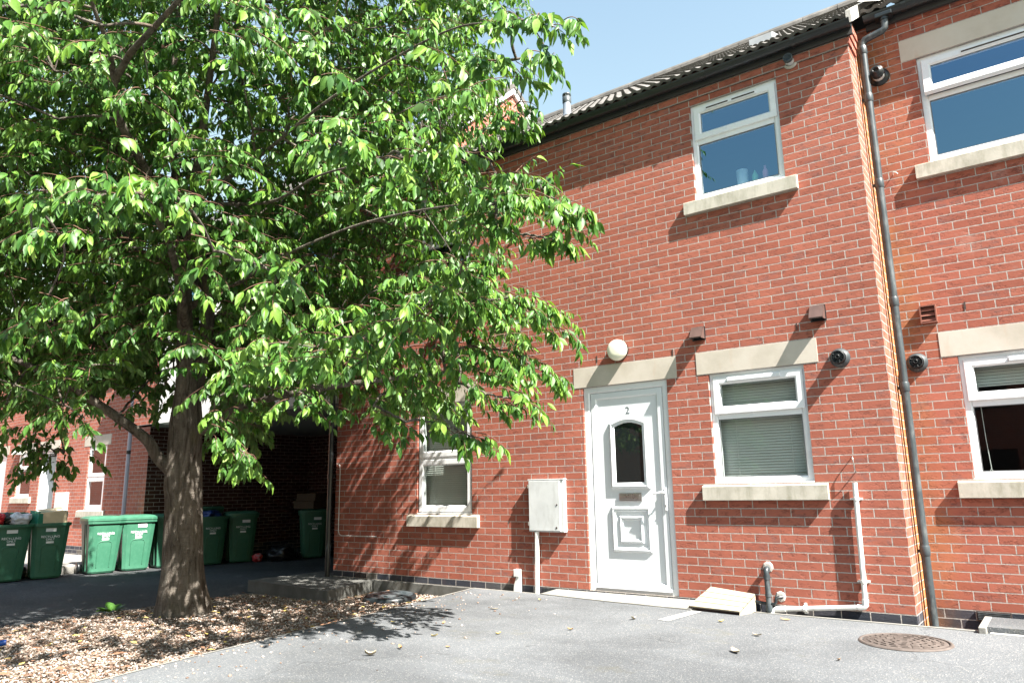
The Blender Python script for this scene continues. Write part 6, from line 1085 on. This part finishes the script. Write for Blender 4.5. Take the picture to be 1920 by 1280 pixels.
for bi in order:
    p = bp[bi]; w = np.linalg.norm(arr-p, axis=1)+0.25*np.maximum(0, arr[:, 2]-p[2]); j = int(np.argmin(w))
    allp.append(Vector(p)); parent_i.append(j); blob_node[bi] = len(allp)-1; arr = np.vstack([arr, p])
cnt = np.zeros(len(allp))
for i in range(len(allp)-1, -1, -1):
    if i >= len(nodes): cnt[i] += 1; 
    if parent_i[i] >= 0: cnt[parent_i[i]] += cnt[i]
br = MB(); tw = MB()
for i in range(len(nodes), len(allp)):
    a = allp[parent_i[i]]; b = allp[i]; L = (b-a).length
    if L < 0.02: continue
    sag = Vector((random.uniform(-.12, .12), random.uniform(-.12, .12), 0.10))*L
    o, r = smooth_path([a, a.lerp(b, 0.35)+sag*0.8, a.lerp(b, 0.7)+sag, b], [0.004+0.0026*math.sqrt(cnt[i]), 0.004+0.0024*math.sqrt(cnt[i]), 0.0035+0.0022*math.sqrt(cnt[i]), 0.003+0.002*math.sqrt(max(0, cnt[i]-1))], 3)
    br.tube(o, r, 6, 0, False)
# sprays of leaves
CEN = Vector((-5.8, -2.8, 4.2)); Ltip = []; Ldir = []; Lnrm = []; Llen = []; Ltint = []
def spray(st, d, L, n, droop):
    p = Vector(st); d = d.normalized(); pts = [p.copy()]; steps = 7; dirs = []
    for s in range(steps):
        d = (d+Vector((random.uniform(-.10, .10), random.uniform(-.10, .10), -droop/steps))).normalized(); dirs.append(d.copy()); p = p+d*(L/steps); pts.append(p.copy())
    tw.tube(pts, [0.0042*(1-0.75*i/steps) for i in range(steps+1)], 4, 0, False)
    tv = random.random()
    for k in range(n):
        t = 0.06+0.94*(random.choice((0.12, 0.3, 0.5, 0.68, 0.85, 1.0, 1.0))+random.uniform(-0.09, 0.0)) if random.random() < 0.6 else 0.10+0.90*(k+random.random()*0.5)/n; i = min(steps-1, int(t*steps)); fr = t*steps-i; q = pts[i].lerp(pts[i+1], min(1, fr)); td = dirs[i]
        side = td.cross(Vector((0, 0, 1))); side = side.normalized() if side.length > 0.1 else Vector((1, 0, 0)); sg = 1 if k % 2 else -1
        ld = (td*random.uniform(0.0, 0.8)+side*sg*random.uniform(0.0, 1.0)+Vector((random.uniform(-.25, .25), random.uniform(-.25, .25), -random.uniform(0.45, 1.7)))).normalized()
        if t > 0.93: ld = (td+Vector((0, 0, -0.5))).normalized()
        outw = Vector((q.x-CEN.x, q.y-CEN.y, 0)); outw = outw.normalized() if outw.length > 0.1 else Vector((1, 0, 0))
        nn = Vector((0, 0, 1))*random.uniform(0.4, 1.2)+outw*random.uniform(0.1, 0.9)+Vector((random.gauss(0, .45), random.gauss(0, .45), random.gauss(0, .3)))
        nn = nn-ld*nn.dot(ld); nn = nn.normalized() if nn.length > 0.05 else ld.orthogonal().normalized()
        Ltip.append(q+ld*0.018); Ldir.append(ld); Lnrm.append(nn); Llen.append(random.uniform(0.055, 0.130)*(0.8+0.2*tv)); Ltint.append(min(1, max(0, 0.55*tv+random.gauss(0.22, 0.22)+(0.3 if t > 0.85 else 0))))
for bi, (x, y, z, r, w) in enumerate(blobs):
    c = Vector((x, y, z)); j = parent_i[blob_node[bi]]; back = (c-allp[j]); back = back.normalized() if back.length > .02 else Vector((1, 0, 0))
    big = r > 0.3; ns = (9 if w > 0.9 else 6) if big else max(2, int(r*17))
    for s in range(ns):
        st = c+Vector((random.gauss(0, 1), random.gauss(0, 1), random.gauss(0, 0.8)))*r*(0.30 if big else 0.35)
        outw = Vector((c.x-CEN.x, c.y-CEN.y, 0)); outw = outw.normalized() if outw.length > 0.1 else Vector((1, 0, 0))
        a = random.uniform(0, 6.283); d = outw*0.7+back*0.5+Vector((math.cos(a), math.sin(a), 0))*0.95+Vector((0, 0, random.uniform(-0.1, 0.45)))
        L = (random.uniform(0.32, 0.55) if big else random.uniform(0.16, 0.30)); e = st+d.normalized()*L
        if e.y > -0.12: d.y = -abs(d.y)
        spray(st, d, L, int(L*(58 if big else 66)), random.uniform(0.5, 1.3))
print('leaves', len(Llen))
br.build('branch', M_['bark'], tree); tw.build('twig', M_['twig'], tree)
def leaves(name, T, Dd, Nn, Ln, Ti, mat, parent, width=0.20):
    T = np.array([v[:] for v in T]); Dd = np.array([v[:] for v in Dd]); Nn = np.array([v[:] for v in Nn]); Ln = np.array(Ln)[:, None]; n = len(T)
    S = np.cross(Dd, Nn)
    rows = [(0.0, 0.0), (0.14, 0.60), (0.36, 1.0), (0.62, 0.82), (0.84, 0.40), (1.0, 0.0)]
    W = width*rng.uniform(0.75, 1.25, (n, 1)); curl = rng.uniform(-0.05, 0.45, (n, 1)); fold = rng.uniform(0.05, 0.55, (n, 1)); tws = rng.uniform(-.25, .25, (n, 1))
    V = []
    for t, w in rows:
        base = T+Dd*(t*Ln)-Nn*(curl*t*t*Ln)
        if w == 0: V.append(base)
        else:
            Sx = S+Nn*tws*t
            V.append(base-Sx*(w*W*Ln)+Nn*(fold*w*W*Ln)); V.append(base); V.append(base+Sx*(w*W*Ln)+Nn*(fold*w*W*Ln))
    V = np.stack(V, 1); nv = V.shape[1]
    f = [(0, 2, 1), (0, 3, 2)]
    q = []
    for i in range(3): b = 1+3*i; q += [(b, b+1, b+4, b+3), (b+1, b+2, b+5, b+4)]
    e = 10; f += [(e, e+1, nv-1), (e+1, e+2, nv-1)]
    loops = []; starts = []; tot = []; pos = 0
    for fc in f+q: loops += fc; starts.append(pos); tot.append(len(fc)); pos += len(fc)
    loops = np.array(loops); starts = np.array(starts); tot = np.array(tot); k = np.arange(n)
    me = bpy.data.meshes.new(name); me.vertices.add(n*nv); me.vertices.foreach_set('co', V.reshape(-1).astype(np.float32))
    LV = (loops[None]+(k*nv)[:, None]).ravel(); me.loops.add(len(LV)); me.loops.foreach_set('vertex_index', LV.astype(np.int32))
    me.polygons.add(n*len(tot)); me.polygons.foreach_set('loop_start', (starts[None]+(k*pos)[:, None]).ravel().astype(np.int32)); me.polygons.foreach_set('loop_total', np.tile(tot, n).astype(np.int32))
    me.polygons.foreach_set('use_smooth', np.ones(n*len(tot), bool))
    a = me.attributes.new('tint', 'FLOAT', 'FACE'); a.data.foreach_set('value', np.repeat(np.array(Ti, np.float32), len(tot)))
    off = root_loc(parent); me.update(); me.validate()
    for v in (me.transform(Matrix.Translation(-off)),): pass
    me.materials.append(mat); o = bpy.data.objects.new(name, me); link(o, parent); return o
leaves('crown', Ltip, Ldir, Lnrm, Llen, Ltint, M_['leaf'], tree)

# weed by the trunk
wd = empty('weed', (-7.35, -2.75, -0.22), 'small green broad-leaved weed beside the tree trunk', 'plant')
T = []; Dd = []; Nn = []; Ln = []; Ti = []
for k in range(11):
    a = random.uniform(0, 6.28); d = Vector((math.cos(a), math.sin(a), random.uniform(0.3, 1.0))).normalized(); nn = Vector((0, 0, 1))-d*d.z
    T.append(Vector((-7.35, -2.75, -0.215))+d*0.04); Dd.append(d); Nn.append(nn.normalized()); Ln.append(random.uniform(0.09, 0.15)); Ti.append(0.45)
leaves('leaf', T, Dd, Nn, Ln, Ti, M_['leaf'], wd, 0.34)
